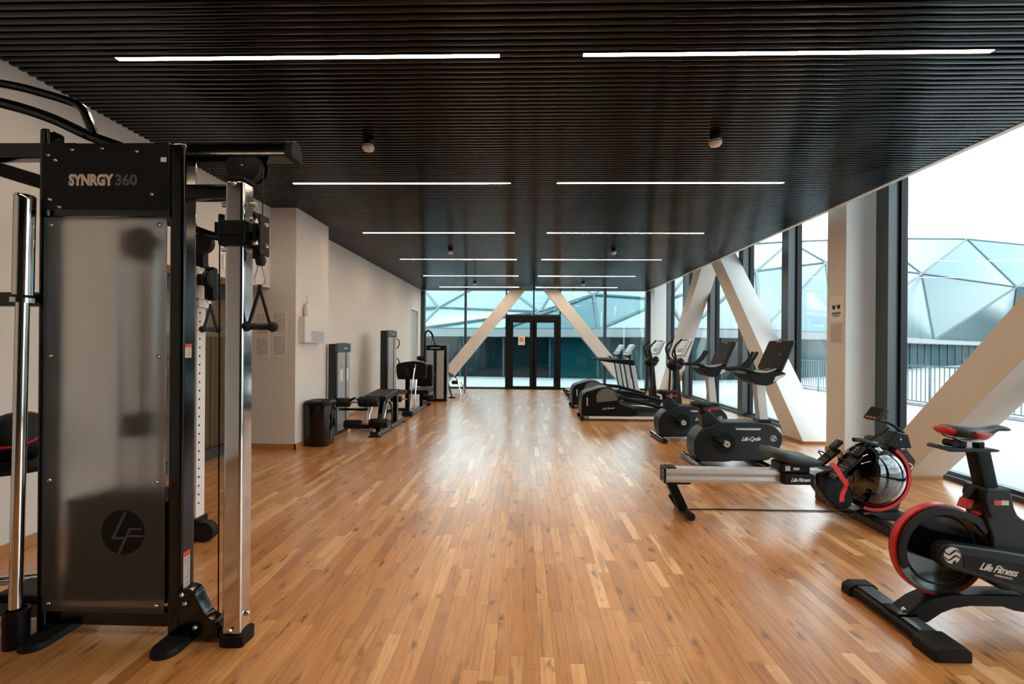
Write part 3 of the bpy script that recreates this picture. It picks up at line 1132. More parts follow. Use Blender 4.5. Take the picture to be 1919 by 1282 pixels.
# arm to the chrome column
MB().box(-1.605, -1.39, 2.10, 2.165, 2.085, 2.155).build('arm', 'black_gloss', rig, bevel=0.012)
bolt((-1.345, 2.07, 2.145), 0.012)
chm = MB().box(-1.393, -1.305, 2.075, 2.163, 0.045, 2.165).build('column', 'chrome', rig, bevel=0.014, seg=3)
MB().box(-1.397, -1.301, 2.071, 2.167, 2.165, 2.18).build('column_cap', 'black_plastic', chm, bevel=0.004)
MB().prism(smooth_closed([(-1.40, 2.16), (-1.40, 2.07), (-1.30, 2.065), (-1.29, 2.10), (-1.295, 2.17)], 4), 'z', 0.0, 0.05).build('column_base', 'black_plastic', chm)
for (p, d) in (((-1.35, 2.073, 0.075), (0, -1, 0)), ((-1.303, 2.12, 0.13), (1, 0, 0)), ((-1.395, 2.12, 0.10), (-1, 0, 0))):
    bolt(p, 0.011, chm, d)
# carriage with swivel pulley
cg = MB().box(-1.415, -1.288, 2.058, 2.185, 1.855, 1.975).build('carriage', 'black_plastic', rig, bevel=0.010)
MB().box(-1.405, -1.298, 2.054, 2.06, 1.905, 1.93).build('carriage_band', 'black_gloss', cg, smooth=False)
for (x_, z_) in ((-1.42, 1.85), (-1.42, 1.98), (-1.42, 2.06), (-1.284, 2.06), (-1.284, 1.99), (-1.284, 1.85)):
    MB().cyl((x_ - 0.012, 2.12, z_), (x_ + 0.012, 2.12, z_), 0.011, 10).build('carriage_bolt', 'bolt', cg)
MB().cyl((-1.45, 2.14, 2.02), (-1.45, 2.14, 1.915), 0.014).build('pop_pin', 'black_plastic', cg)
MB().cyl((-1.45, 2.14, 1.955), (-1.41, 2.14, 1.955), 0.008).build('pin_link', 'steel', cg)
MB().cyl((-1.29, 2.12, 1.915), (-1.255, 2.12, 1.915), 0.020).build('swivel_joint', 'black_gloss', cg)
hd_ = MB()
hd_.box(-1.268, -1.255, 2.085, 2.165, 1.80, 2.02)
hd_.box(-1.240, -1.230, 2.085, 2.165, 1.82, 2.01)
hd_.build('swivel_cheek', 'black_plastic', rig, bevel=0.004)
for z_ in (1.865, 1.965):
    pw = MB().lathe([(0.0, -0.010), (0.042, -0.010), (0.046, -0.008), (0.038, 0.0), (0.046, 0.008), (0.042, 0.010), (0.0, 0.010)], (-1.2475, 2.125, z_), 'x', 24).build('swivel_pulley', 'rubber', rig)
    bolt((-1.229, 2.125, z_), 0.010, pw, (1, 0, 0))
    bolt((-1.2475, 2.079, z_ + 0.005), 0.012, pw)
MB().lathe([(0.0, 1.82), (0.020, 1.815), (0.024, 1.795), (0.018, 1.775), (0.0, 1.770)], (-1.247, 2.12, 0), 'z', 16).build('cable_stop', 'rubber', rig)
MB().cyl((-1.262, 2.16, 2.25), (-1.252, 2.14, 1.99), 0.0028, 8).build('cable', 'black_plastic', rig)
MB().cyl((-1.452, 2.13, 1.92), (-1.445, 2.13, 0.115), 0.0032, 8).build('cable', 'black_plastic', rig)
# lower pulley guard
gp = smooth_closed([(-1.605, 0.235), (-1.545, 0.245), (-1.510, 0.185), (-1.475, 0.125), (-1.432, 0.095), (-1.425, 0.025), (-1.50, 0.012), (-1.56, 0.03), (-1.605, 0.07)], 4)
gd = MB().prism(gp, 'y', 2.09, 2.155).build('pulley_guard', 'black_gloss', rig, bevel=0.006, angle=50)
for (x_, z_) in ((-1.575, 0.185), (-1.525, 0.075), (-1.59, 0.225)):
    bolt((x_, 2.09, z_), 0.010, gd)
MB().box(-1.46, -1.34, 2.10, 2.15, 0.018, 0.055).build('base_link', 'black_plastic', rig, bevel=0.006)
# rating stickers on the upright
s1 = MB().box(-1.5998, -1.5990, 2.108, 2.150, 1.335, 1.40).build('sticker', 'tag_sheet', rig, smooth=False, label='white and orange warning sticker')
MB().box(-1.5990, -1.5985, 2.108, 2.150, 1.384, 1.40).build('sticker_band', 'orange_print', s1, smooth=False)
s1 = MB().box(-1.5998, -1.5990, 2.108, 2.150, 0.245, 0.415).build('sticker', 'tag_sheet', rig, smooth=False, label='long white and orange rating sticker')
MB().box(-1.5990, -1.5985, 2.108, 2.150, 0.392, 0.415).build('sticker_band', 'orange_print', s1, smooth=False)
# monkey bars running off to the left
MB().tube(smooth_path([(-2.10, 2.2, 2.385), (-2.135, 2.2, 2.43), (-2.165, 2.2, 2.50), (-2.20, 2.2, 2.565), (-2.28, 2.21, 2.605), (-2.42, 2.22, 2.65), (-2.62, 2.24, 2.705), (-3.05, 2.28, 2.79)], 5), 0.021).build('climbing_bar', 'black_gloss', rig)
MB().tube(smooth_path([(-2.0, 2.2, 2.37), (-2.165, 2.2, 2.43), (-2.37, 2.21, 2.522), (-2.62, 2.22, 2.60), (-3.05, 2.26, 2.70)], 5), 0.026).build('climbing_bar', 'black_gloss', rig)
MB().box(-3.12, -2.29, 2.26, 2.33, 2.345, 2.425).build('side_beam', 'black_gloss', rig, bevel=0.01)
MB().obox((-2.68, 2.31, 2.285), (1, 0, -0.30), (0, 1, 0), (0.30, 0, 1), 0.42, 0.03, 0.035).build('side_beam', 'black_plastic', rig, bevel=0.008)
MB().box(-3.12, -2.29, 2.13, 2.18, 1.575, 1.645).build('side_beam', 'black_gloss', rig, bevel=0.008)
MB().box(-3.12, -2.29, 2.13, 2.19, 0.075, 0.135).build('side_beam', 'black_gloss', rig, bevel=0.008)
MB().box(-3.16, -3.08, 2.10, 2.40, 0.0, 2.80).build('upright', 'black_gloss', rig, bevel=0.012)
MB().cyl((-3.08, 2.36, 0.09), (-2.55, 2.36, 0.155), 0.026).build('foot_bar', 'chrome', rig)
MB().box(-2.60, -2.28, 2.17, 2.40, 0.10, 0.16).build('foot_bracket', 'black_plastic', rig, bevel=0.008)
# cup that holds the bar
MB().lathe([(0.0, 0.0), (0.047, 0.0), (0.047, 0.165), (0.038, 0.168), (0.036, 0.02), (0.0, 0.018)], (-2.338, 2.045, 0), 'z', 24).build('bar_cup', 'black_plastic', rig)
MB().box(-2.345, -2.30, 2.06, 2.14, 1.59, 1.63).build('bar_clip', 'black_plastic', rig, bevel=0.006)
# tray for the ball
MB().lathe([(0.0, 0.655), (0.19, 0.655), (0.225, 0.69), (0.225, 0.735), (0.205, 0.735), (0.19, 0.70), (0.0, 0.69)], (-2.99, 2.62, 0), 'z', 36).build('ball_tray', 'black_plastic', rig)
MB().box(-3.13, -3.09, 2.36, 2.62, 0.62, 0.66).build('tray_bracket', 'black_plastic', rig, smooth=False)
# second cable station to the rear
MB().box(-2.415, -2.325, 3.18, 3.27, 0.155, 1.955).build('column', 'white_trim', rig, bevel=0.008, label='pale perforated column at the rear')
for i in range(24):
    z_ = 0.26 + i * 0.062
    MB().cyl((-2.326, 3.205, z_), (-2.3235, 3.205, z_), 0.008, 8).build('column_hole', 'rubber', rig)
MB().box(-2.43, -2.31, 3.16, 3.29, 0.0, 0.155).build('column_base', 'black_plastic', rig, bevel=0.01)
MB().box(-2.42, -2.30, 3.165, 3.29, 1.66, 1.73).build('carriage', 'white_shell', rig, bevel=0.008)
MB().box(-2.42, -2.30, 3.16, 3.162, 1.715, 1.728).build('carriage_band', 'orange_print', rig, smooth=False)
MB().lathe([(0.0, -0.03), (0.06, -0.03), (0.07, -0.02), (0.06, 0.0), (0.07, 0.02), (0.06, 0.03), (0.0, 0.03)], (-2.235, 3.19, 1.86), 'x', 24).build('swivel_pulley', 'rubber', rig)
MB().box(-2.275, -2.20, 3.165, 3.225, 1.71, 1.95).build('swivel_cheek', 'black_plastic', rig, bevel=0.02)
MB().box(-2.33, -2.26, 3.17, 3.22, 1.82, 1.90).build('swivel_joint', 'black_plastic', rig, bevel=0.01)
MB().tube(smooth_path([(-2.30, 3.0, 2.205), (-2.20, 3.0, 2.165), (-2.10, 3.0, 2.13), (-2.045, 3.0, 2.12)], 4), 0.028).build('arm', 'black_gloss', rig)
MB().cyl((-2.055, 3.0, 2.10), (-2.055, 3.0, 2.215), 0.022).build('arm_end', 'black_plastic', rig)
MB().lathe([(0.0, -0.02), (0.066, -0.02), (0.066, 0.02), (0.0, 0.02)], (-2.155, 3.0, 2.075), 'y', 28).build('pulley', 'rubber', rig)
MB().cyl((-2.155, 3.0, 2.05), (-2.235, 3.17, 1.93), 0.003, 8).build('cable', 'black_plastic', rig)
MB().lathe([(0.0, -0.03), (0.07, -0.03), (0.07, 0.03), (0.0, 0.03)], (-2.25, 3.18, 0.072), 'y', 28).build('lower_pulley', 'rubber', rig)
MB().box(-2.36, -2.26, 3.0, 3.26, 2.14, 2.20).build('arm_mount', 'black_plastic', rig, bevel=0.01)
MB().box(-2.36, -2.30, 3.20, 3.26, 1.95, 2.16).build('arm_mount', 'black_plastic', rig, bevel=0.01)
MB().box(-2.34, -2.27, 2.185, 3.10, 2.17, 2.24).build('side_beam', 'black_plastic', rig, bevel=0.01)

# barbell leaning upright in its cup
bb = thing('barbell', 'chrome barbell stored upright at the left edge of the cable machine', 'barbell', (-2.338, 2.045, 0))
MB().cyl((-2.343, 2.045, 0.022), (-2.318, 2.045, 1.60), 0.0245, 20).build('shaft', 'chrome', bb)
sl_ = MB().tube([(-2.3180, 2.045, 1.62), (-2.3110, 2.045, 2.06), (-2.3107, 2.045, 2.076), (-2.3105, 2.045, 2.082)], 0.0375, 24, taper=[1, 1, 1, 0.9]).build('sleeve', 'chrome', bb)
MB().tube([(-2.3107, 2.045, 2.080), (-2.3105, 2.045, 2.084)], 0.031, 24).build('end_cap', 'rubber', sl_)
MB().tube([(-2.3188, 2.045, 1.585), (-2.3182, 2.045, 1.607)], 0.045, 24).build('collar', 'chrome', bb)
MB().tube([(-2.3182, 2.045, 1.607), (-2.3180, 2.045, 1.622)], 0.036, 24).build('collar_ring', 'rubber', bb)

# medicine ball
ball = thing('medicine_ball', 'black medicine ball with a red band on the tray at left edge', 'ball', (-2.98, 2.61, 0.69))
MB().ellipsoid((-2.98, 2.61, 0.842), 0.15, 0.15, 0.15, 32, 20).build('shell', 'rubber', ball)
rb = []
nv = Vector((0.35, -0.55, 0.75)).normalized()
u_ = nv.cross(Vector((0, 0, 1))).normalized()
v_ = nv.cross(u_)
for i in range(40):
    a = 2 * math.pi * i / 40
    rb.append(Vector((-2.98, 2.61, 0.842)) + nv * 0.07 + (u_ * math.cos(a) + v_ * math.sin(a)) * 0.1325)
MB().tube(rb, 0.0075, 8, closed=True).build('band', 'red', ball)


# strap handles
def cable_handle(label, top, s, ang):
    x0, y0, z0 = top
    ca, sa = math.cos(ang), math.sin(ang)
    t_ = thing('cable_attachment', label, 'cable attachment', top, 'strap handles on the cable machine')

    def W(a, h):
        return (x0 + a * ca * s, y0 + a * sa * s, z0 + h * s)
    loop = [W(a, h) for a, h in ((0.0, 0.0), (0.011, -0.008), (0.010, -0.03), (0.017, -0.06), (0.024, -0.085), (0.018, -0.108), (0.0, -0.117), (-0.018, -0.108), (-0.024, -0.085), (-0.017, -0.06), (-0.010, -0.03), (-0.011, -0.008))]
    MB().tube(loop, 0.0035 * s, 8, closed=True).build('carabiner', 'steel', t_)
    MB().tube([W(0, -0.112), W(0, -0.135)], 0.010 * s, 8).build('strap_ring', 'black_plastic', t_)
    for sg in (-1, 1):
        a, b = Vector(W(0, -0.130)), Vector(W(0.044 * sg, -0.298))
        d = (b - a).normalized()
        side = Vector((ca, sa, 0))
        wide = d.cross(Vector((-sa, ca, 0))).normalized()
        MB().obox((a + b) / 2, d, wide, Vector((-sa, ca, 0)), (b - a).length / 2, 0.0055 * s, 0.012 * s).build('strap', 'rubber', t_, smooth=False)
        MB().ellipsoid(W(0.055 * sg, -0.310), 0.025 * s, 0.025 * s, 0.025 * s, 16, 10).build('grip_end', 'rubber', t_)
    MB().tube([W(-0.045, -0.310), W(0.045, -0.310)], 0.0165 * s, 14).build('grip', 'charcoal', t_)


cable_handle('black strap handle hanging in front of the white pier', (-1.250, 2.12, 1.795), 1.0, 0.35)
cable_handle('smaller looking strap handle hanging behind the machine, by the dark alcove', (-2.238, 3.19, 1.79), 0.92, 1.05)

# ================================================================== LEFT WALL ITEMS
ex = thing('exit_sign', 'green and white exit sign on the bulkhead behind the chrome column', 'exit sign', (XL, 5.27, 2.25))
MB().box(XL, XL + 0.02, 5.03, 5.50, 2.245, 2.405).build('plate', 'white_print', ex, bevel=0.003)
pg_ = MB()
pg_.box(XL + 0.02, XL + 0.021, 5.075, 5.16, 2.262, 2.388)
pg_.box(XL + 0.02, XL + 0.021, 5.33, 5.475, 2.262, 2.388)
pg_.prism([(5.19, 2.388), (5.33, 2.388), (5.33, 2.262), (5.27, 2.262), (5.29, 2.30), (5.26, 2.33), (5.28, 2.355), (5.24, 2.37), (5.21, 2.34), (5.19, 2.35)], 'x', XL + 0.02, XL + 0.021)
pg_.prism([(5.19, 2.262), (5.25, 2.262), (5.235, 2.295), (5.205, 2.31), (5.19, 2.30)], 'x', XL + 0.02, XL + 0.021)
pg_.build('pictogram', 'green_sign', ex, smooth=False)

for i, (a, b, z0, z1, lab) in enumerate(((-3.595, -3.405, 1.245, 1.505, 'printed sheet on the white pier, lower left of four'),
                                         (-3.595, -3.405, 1.525, 1.835, 'printed sheet on the white pier, behind the strap handle'),
                                         (-3.365, -3.17, 1.245, 1.53, 'printed sheet on the white pier, lower right of four'),
                                         (-3.365, -3.17, 1.55, 1.845, 'printed sheet on the white pier, upper right of four'))):
    o = MB().box(a, b, 5.996, 6.0, z0, z1).build('notice_or_reflection_sheet', 'text_sheet', smooth=False)
    tag(o, lab, 'notice', 'sheets on the pier')

dp = thing('sanitizer_dispenser', 'white hand sanitizer bottle with pump in a wall holder on the pier', 'dispenser', (-3.05, 6.4, 1.40))
hl = MB().box(-3.05, -2.96, 6.08, 6.68, 1.43, 1.79)
hl.build('holder', 'sanitizer', dp, bevel=0.012)
MB().box(-2.962, -2.956, 6.26, 6.66, 1.45, 1.60).build('drip_tray', 'blue_grey', dp, bevel=0.002)
bt = MB().lathe([(0.0, 1.77), (0.045, 1.77), (0.045, 1.92), (0.032, 1.955), (0.014, 1.97), (0.014, 1.995), (0.0, 1.995)], (-3.0, 6.22, 0), 'z', 20).build('bottle', 'sanitizer', dp)
MB().tube([(-3.0, 6.22, 1.99), (-3.0, 6.22, 2.05), (-2.985, 6.19, 2.06), (-2.96, 6.15, 2.05)], 0.008).build('pump', 'white_shell', bt)

# waste bin beside the pier
bn = thing('waste_bin', 'glossy black waste bin standing against the white pier', 'bin', (-2.88, 6.33, 0))


def rrect(cx_, cy_, hx, hy, r, z, n=5):
    p = []
    for sx, sy, a0 in ((1, 1, 0), (-1, 1, 0.5), (-1, -1, 1.0), (1, -1, 1.5)):
        for i in range(n):
            a = (a0 + 0.5 * i / (n - 1)) * math.pi
            p.append((cx_ + sx * (hx - r) + r * math.cos(a), cy_ + sy * (hy - r) + r * math.sin(a), z))
    return p


MB().loft([rrect(-2.86, 6.34, 0.150, 0.165, 0.09, 0.0), rrect(-2.86, 6.34, 0.165, 0.18, 0.10, 0.03), rrect(-2.86, 6.34, 0.178, 0.19, 0.11, 0.56)]).build('body', 'black_gloss', bn, angle=50)
MB().loft([rrect(-2.86, 6.34, 0.180, 0.193, 0.11, 0.56), rrect(-2.86, 6.34, 0.182, 0.195, 0.11, 0.60), rrect(-2.86, 6.34, 0.160, 0.172, 0.10, 0.625), rrect(-2.86, 6.34, 0.12, 0.13, 0.08, 0.61)]).build('lid', 'black_plastic', bn, angle=40)
MB().tube(smooth_path([(-2.78, 6.16, 0.60), (-2.74, 6.16, 0.645), (-2.70, 6.20, 0.64), (-2.69, 6.26, 0.60)], 4), 0.006).build('liner_edge', 'rubber', bn)


# ---- weight towers
def tower_side(t_, x0, x1, y0, y1, h):
    """tower whose front faces the room (+X)"""
    MB().box(x0, x1, y0, y1, 0.0, h - 0.02).build('tower', 'black_gloss', t_, bevel=0.02, seg=3)
    MB().box(x1, x1 + 0.02, y0 + 0.03, y1 - 0.03, 0.06, h - 0.155).build('tower_panel', 'panel_grey', t_, bevel=0.003)
    cp = MB().prism([(y0 + 0.0, h - 0.15), (y1, h - 0.15), (y1, h - 0.012), ((y0 + y1) / 2, h), (y0, h - 0.012)], 'x', x1 - 0.02, x1 + 0.025).build('tower_cap', 'teal_cap', t_, bevel=0.006)
    yc = (y0 + y1) / 2
    MB().obox((x1 + 0.026, yc + 0.04, h - 0.09), (0, 1, 0), (1, 0, 0), (0, 0, 1), 0.07, 0.0015, 0.012).build('cap_print', 'silver', cp, smooth=False)
    ym = y0 + 0.62 * (y1 - y0)
    MB().box(x1 + 0.02, x1 + 0.026, ym - 0.012, ym + 0.012, 0.06, h - 0.16).build('weight_slot', 'rubber', t_, smooth=False)
    return ym


lc = thing('leg_curl_machine', 'leg curl machine with round rollers and grey weight tower by the bin', 'gym machine', (-2.6, 7.2, 0))
ym = tower_side(lc, -3.02, -2.89, 6.94, 7.47, 1.44)
for ya in (7.09, 7.33):
    p_ = MB().box(-2.87, -2.866, ya - 0.035, ya + 0.035, 0.83, 1.02).build('exercise_card', 'white_print', lc, bevel=0.001)
    MB().lathe([(0.028, 0.0), (0.034, 0.0), (0.034, 0.004), (0.028, 0.004), (0.028, 0.0)], (-2.868, ya, 1.07), 'x', 20).build('card_symbol', 'blue_grey', p_)


def roller(t_, xa, xb, y, z, r, name='roller'):
    o = MB().tube([(xa, y, z), (xa + 0.012, y, z), (xb - 0.012, y, z), (xb, y, z)], r, 24, taper=[0.86, 1, 1, 0.86]).build(name, 'vinyl', t_, angle=50)
    for s, e in ((xa - 0.004, xa + 0.002), (xb - 0.002, xb + 0.004)):
        MB().cyl((s, y, z), (e, y, z), r * 0.8, 20).build('roller_end', 'charcoal', o)
    return o


roller(lc, -2.96, -2.69, 6.99, 0.512, 0.070)
roller(lc, -2.545, -2.245, 6.99, 0.522, 0.075)
roller(lc, -2.76, -2.50, 6.97, 0.178, 0.070)
roller(lc, -2.37, -2.085, 6.97, 0.20, 0.072)
MB().cyl((-2.98, 6.99, 0.515), (-2.30, 6.99, 0.515), 0.014).build('roller_axle', 'steel', lc)
MB().cyl((-2.74, 6.97, 0.19), (-2.12, 6.97, 0.19), 0.013).build('roller_axle', 'steel', lc)
MB().obox((-2.46, 7.05, 0.35), (0, 0.15, 1), (1, 0, 0), (0, 1, -0.15), 0.16, 0.03, 0.02).build('swing_arm', 'silver', lc, bevel=0.006)
MB().obox((-2.66, 7.0, 0.56), (1, 0, 0.5), (0, 1, 0), (-0.5, 0, 1), 0.055, 0.04, 0.018).build('knee_grip', 'vinyl', lc, bevel=0.01)
MB().obox((-2.54, 7.02, 0.575), (1, 0, 0.5), (0, 1, 0), (-0.5, 0, 1), 0.055, 0.04, 0.018).build('knee_grip', 'vinyl', lc, bevel=0.01)
MB().box(-2.93, -2.42, 7.0, 7.05, 0.385, 0.42).build('lever_bar', 'black_gloss', lc, bevel=0.006)
MB().obox((-2.34, 7.42, 0.585), (0, 1, 0.06), (1, 0, 0), (0, -0.06, 1), 0.36, 0.19, 0.04).build('thigh_pad', 'vinyl', lc, bevel=0.022, seg=3)
MB().obox((-2.34, 8.10, 0.575), (0, 1, -0.12), (1, 0, 0), (0, 0.12, 1), 0.30, 0.19, 0.04).build('chest_pad', 'vinyl', lc, bevel=0.022, seg=3)
MB().box(-2.33, -2.20, 6.86, 8.35, 0.012, 0.085).build('base_rail', 'black_gloss', lc, bevel=0.01)
MB().box(-2.88, -2.20, 7.50, 7.58, 0.012, 0.075).build('base_rail', 'black_plastic', lc, bevel=0.01)
MB().prism([(7.02, 0.08), (7.14, 0.08), (7.34, 0.55), (7.22, 0.55)], 'x', -2.30, -2.225).build('support_post', 'black_gloss', lc, bevel=0.01)
MB().box(-2.30, -2.225, 7.95, 8.05, 0.08, 0.54).build('support_post', 'black_gloss', lc, bevel=0.01)
for yy in (6.88, 8.32):
    MB().box(-2.36, -2.17, yy - 0.03, yy + 0.03, 0.0, 0.014).build('floor_foot', 'rubber', lc, bevel=0.003)
MB().tube(smooth_path([(-2.15, 7.25, 0.50), (-2.11, 7.22, 0.42), (-2.09, 7.20, 0.28), (-2.11, 7.22, 0.20), (-2.18, 7.25, 0.17)], 4), 0.014).build('hand_grip', 'black_gloss', lc)
MB().tube([(-2.24, 7.12, 0.10), (-2.20, 7.16, 0.28), (-2.18, 7.22, 0.47)], 0.012).build('brace_tube', 'chrome', lc)
MB().tube([(-2.40, 7.08, 0.10), (-2.43, 7.12, 0.28), (-2.38, 7.18, 0.50)], 0.011).build('brace_tube', 'chrome', lc)

le = thing('leg_extension_machine', 'leg extension machine with wide black back pad and slim weight tower', 'gym machine', (-2.4, 9.6, 0))
tower_side(le, -2.97, -2.82, 9.33, 9.95, 1.73)
for z_ in (1.45, 1.02):
    MB().tube(smooth_path([(-2.80, 9.95, z_ + 0.10), (-2.76, 9.97, z_ + 0.06), (-2.75, 9.98, z_), (-2.77, 9.97, z_ - 0.08), (-2.80, 9.95, z_ - 0.11)], 4), 0.012).build('storage_hook', 'black_plastic', le)
pd = [(-2.56, 0.75), (-2.585, 0.97), (-2.52, 1.045), (-2.25, 1.085), (-2.03, 1.06), (-1.975, 0.99), (-1.99, 0.76), (-2.06, 0.725), (-2.50, 0.715)]
MB().prism(smooth_closed(pd, 3), 'y', 9.16, 9.27).build('back_pad', 'vinyl', le, bevel=0.02, angle=50)
MB().obox((-2.08, 9.52, 0.78), (1, 0, 0), (0, 1, 0.12), (0, -0.12, 1), 0.17, 0.05, 0.235).build('lumbar_pad', 'vinyl', le, bevel=0.03, seg=3)
MB().obox((-2.20, 9.80, 0.43), (1, 0, 0), (0, 1, 0.05), (0, -0.05, 1), 0.20, 0.26, 0.045).build('seat_pad', 'vinyl', le, bevel=0.025, seg=3)
MB().box(-2.36, -2.28, 9.0, 9.10, 0.07, 0.95).build('back_post', 'black_gloss', le, bevel=0.012)
MB().tube([(-2.27, 9.03, 0.12), (-2.25, 9.05, 0.45), (-2.20, 9.12, 0.95)], 0.016).build('brace_tube', 'chrome', le)
MB().tube([(-2.18, 9.03, 0.12), (-2.17, 9.06, 0.40), (-2.15, 9.10, 0.72)], 0.014).build('brace_tube', 'chrome', le)
MB().tube([(-2.24, 9.12, 0.70), (-2.20, 9.14, 0.90), (-2.19, 9.16, 1.02)], 0.010).build('adjust_lever', 'steel', le)
MB().box(-2.33, -2.22, 8.94, 10.65, 0.012, 0.09).build('base_rail', 'black_gloss', le, bevel=0.01)
MB().box(-2.84, -2.25, 9.55, 9.63, 0.012, 0.08).build('base_rail', 'black_plastic', le, bevel=0.01)
MB().box(-2.30, -2.22, 10.0, 10.08, 0.09, 0.40).build('seat_post', 'black_gloss', le, bevel=0.01)
MB().box(-2.40, -2.20, 8.92, 9.0, 0.0, 0.10).build('floor_foot', 'rubber', le, bevel=0.01)
MB().box(-2.36, -2.18, 10.60, 10.70, 0.0, 0.05).build('floor_foot', 'rubber', le, bevel=0.01)
roller(le, -2.62, -2.42, 8.96, 0.34, 0.062)
roller(le, -2.32, -2.02, 10.22, 0.24, 0.06)
MB().cyl((-2.82, 8.96, 0.34), (-2.30, 8.96, 0.34), 0.012).build('roller_axle', 'steel', le)

cp_ = thing('chest_press_machine', 'double panel weight tower machine with overhead arm near the back wall', 'gym machine', (-2.2, 11.6, 0))
MB().box(-2.46, -1.93, 11.40, 11.66, 0.0, 1.42).build('tower', 'black_gloss', cp_, bevel=0.02, seg=3)
MB().prism([(-2.455, 1.285), (-1.985, 1.285), (-1.985, 1.405), (-2.22, 1.428), (-2.455, 1.405)], 'y', 11.375, 11.42).build('tower_cap', 'black_plastic', cp_, bevel=0.008)
MB().box(-2.35, -2.10, 11.371, 11.376, 1.335, 1.36).build('cap_print', 'lcd', cp_, bevel=0.002)
for a, b in ((-2.44, -2.27), (-2.19, -2.01)):
    MB().box(a, b, 11.385, 11.402, 0.07, 1.285).build('tower_panel', 'panel_grey', cp_, bevel=0.003)
MB().box(-2.27, -2.19, 11.392, 11.402, 0.07, 1.285).build('weight_slot', 'rubber', cp_, smooth=False)
MB().cyl((-2.21, 11.30, 0.66), (-2.30, 11.39, 0.66), 0.010).build('selector_pin', 'orange_print', cp_)
MB().box(-1.945, -1.925, 11.41, 11.65, 0.03, 1.41).build('tower_edge', 'steel', cp_, bevel=0.003)
MB().tube([(-2.56, 11.9, 0.03), (-2.62, 11.9, 1.10), (-2.60, 11.9, 1.70), (-2.57, 11.9, 1.78)], 0.03).build('rear_post', 'black_gloss', cp_)
MB().tube(smooth_path([(-2.57, 11.9, 1.77), (-2.50, 11.88, 1.80), (-2.43, 11.86, 1.74), (-2.36, 11.80, 1.60), (-2.30, 11.7, 1.45)], 4), 0.026).build('lever_arm', 'black_gloss', cp_)
MB().tube(smooth_path([(-2.55, 11.88, 1.62), (-2.47, 11.86, 1.66), (-2.40, 11.8, 1.55)], 4), 0.02).build('lever_arm', 'chrome', cp_)
MB().box(-2.66, -2.50, 11.75, 12.6, 0.0, 0.06).build('base_rail', 'black_plastic', cp_, bevel=0.01)
MB().box(-2.60, -2.20, 11.66, 11.76, 0.0, 0.06).build('base_rail', 'black_plastic', cp_, bevel=0.01)
MB().ellipsoid((-2.72, 11.9, 1.07), 0.10, 0.10, 0.07, 16, 10).build('counterweight', 'rubber', cp_)
MB().cyl((-2.74, 11.9, 1.07), (-2.58, 11.9, 1.07), 0.02).build('weight_axle', 'steel', cp_)

bc = thing('back_bench', 'small angled bench with chrome legs in front of the left glass', 'bench', (-2.0, 12.8, 0))
MB().tube([(-2.10, 12.2, 0.66), (-1.93, 12.2, 0.03)], 0.024).build('front_leg', 'black_gloss', bc)
MB().box(-2.02, -1.84, 12.14, 12.26, 0.0, 0.03).build('leg_foot', 'rubber', bc, bevel=0.006)
MB().obox((-2.12, 12.6, 0.60), (0, 1, -0.15), (1, 0, 0), (0, 0.15, 1), 0.42, 0.13, 0.035).build('pad', 'vinyl', bc, bevel=0.02)
MB().tube(smooth_path([(-2.10, 13.0, 0.57), (-2.0, 13.0, 0.55), (-1.90, 13.0, 0.42), (-1.85, 13.0, 0.25), (-1.80, 13.0, 0.02)], 4), 0.02).build('rear_leg', 'chrome', bc)
MB().tube(smooth_path([(-1.90, 13.0, 0.42), (-1.80, 13.1, 0.33), (-1.74, 13.2, 0.20), (-1.72, 13.2, 0.02)], 4), 0.018).build('rear_leg', 'chrome', bc)
roller(bc, -2.05, -1.88, 12.98, 0.36, 0.055)

# ================================================================== RIGHT SIDE CARDIO
# ---- upright bikes
def side_disc(c, r, y0, y1, seg=32):
    return MB().lathe([(0.0, y0), (r, y0), (r, y1), (0.0, y1)], (c[0], 0, c[1]), 'y', seg)


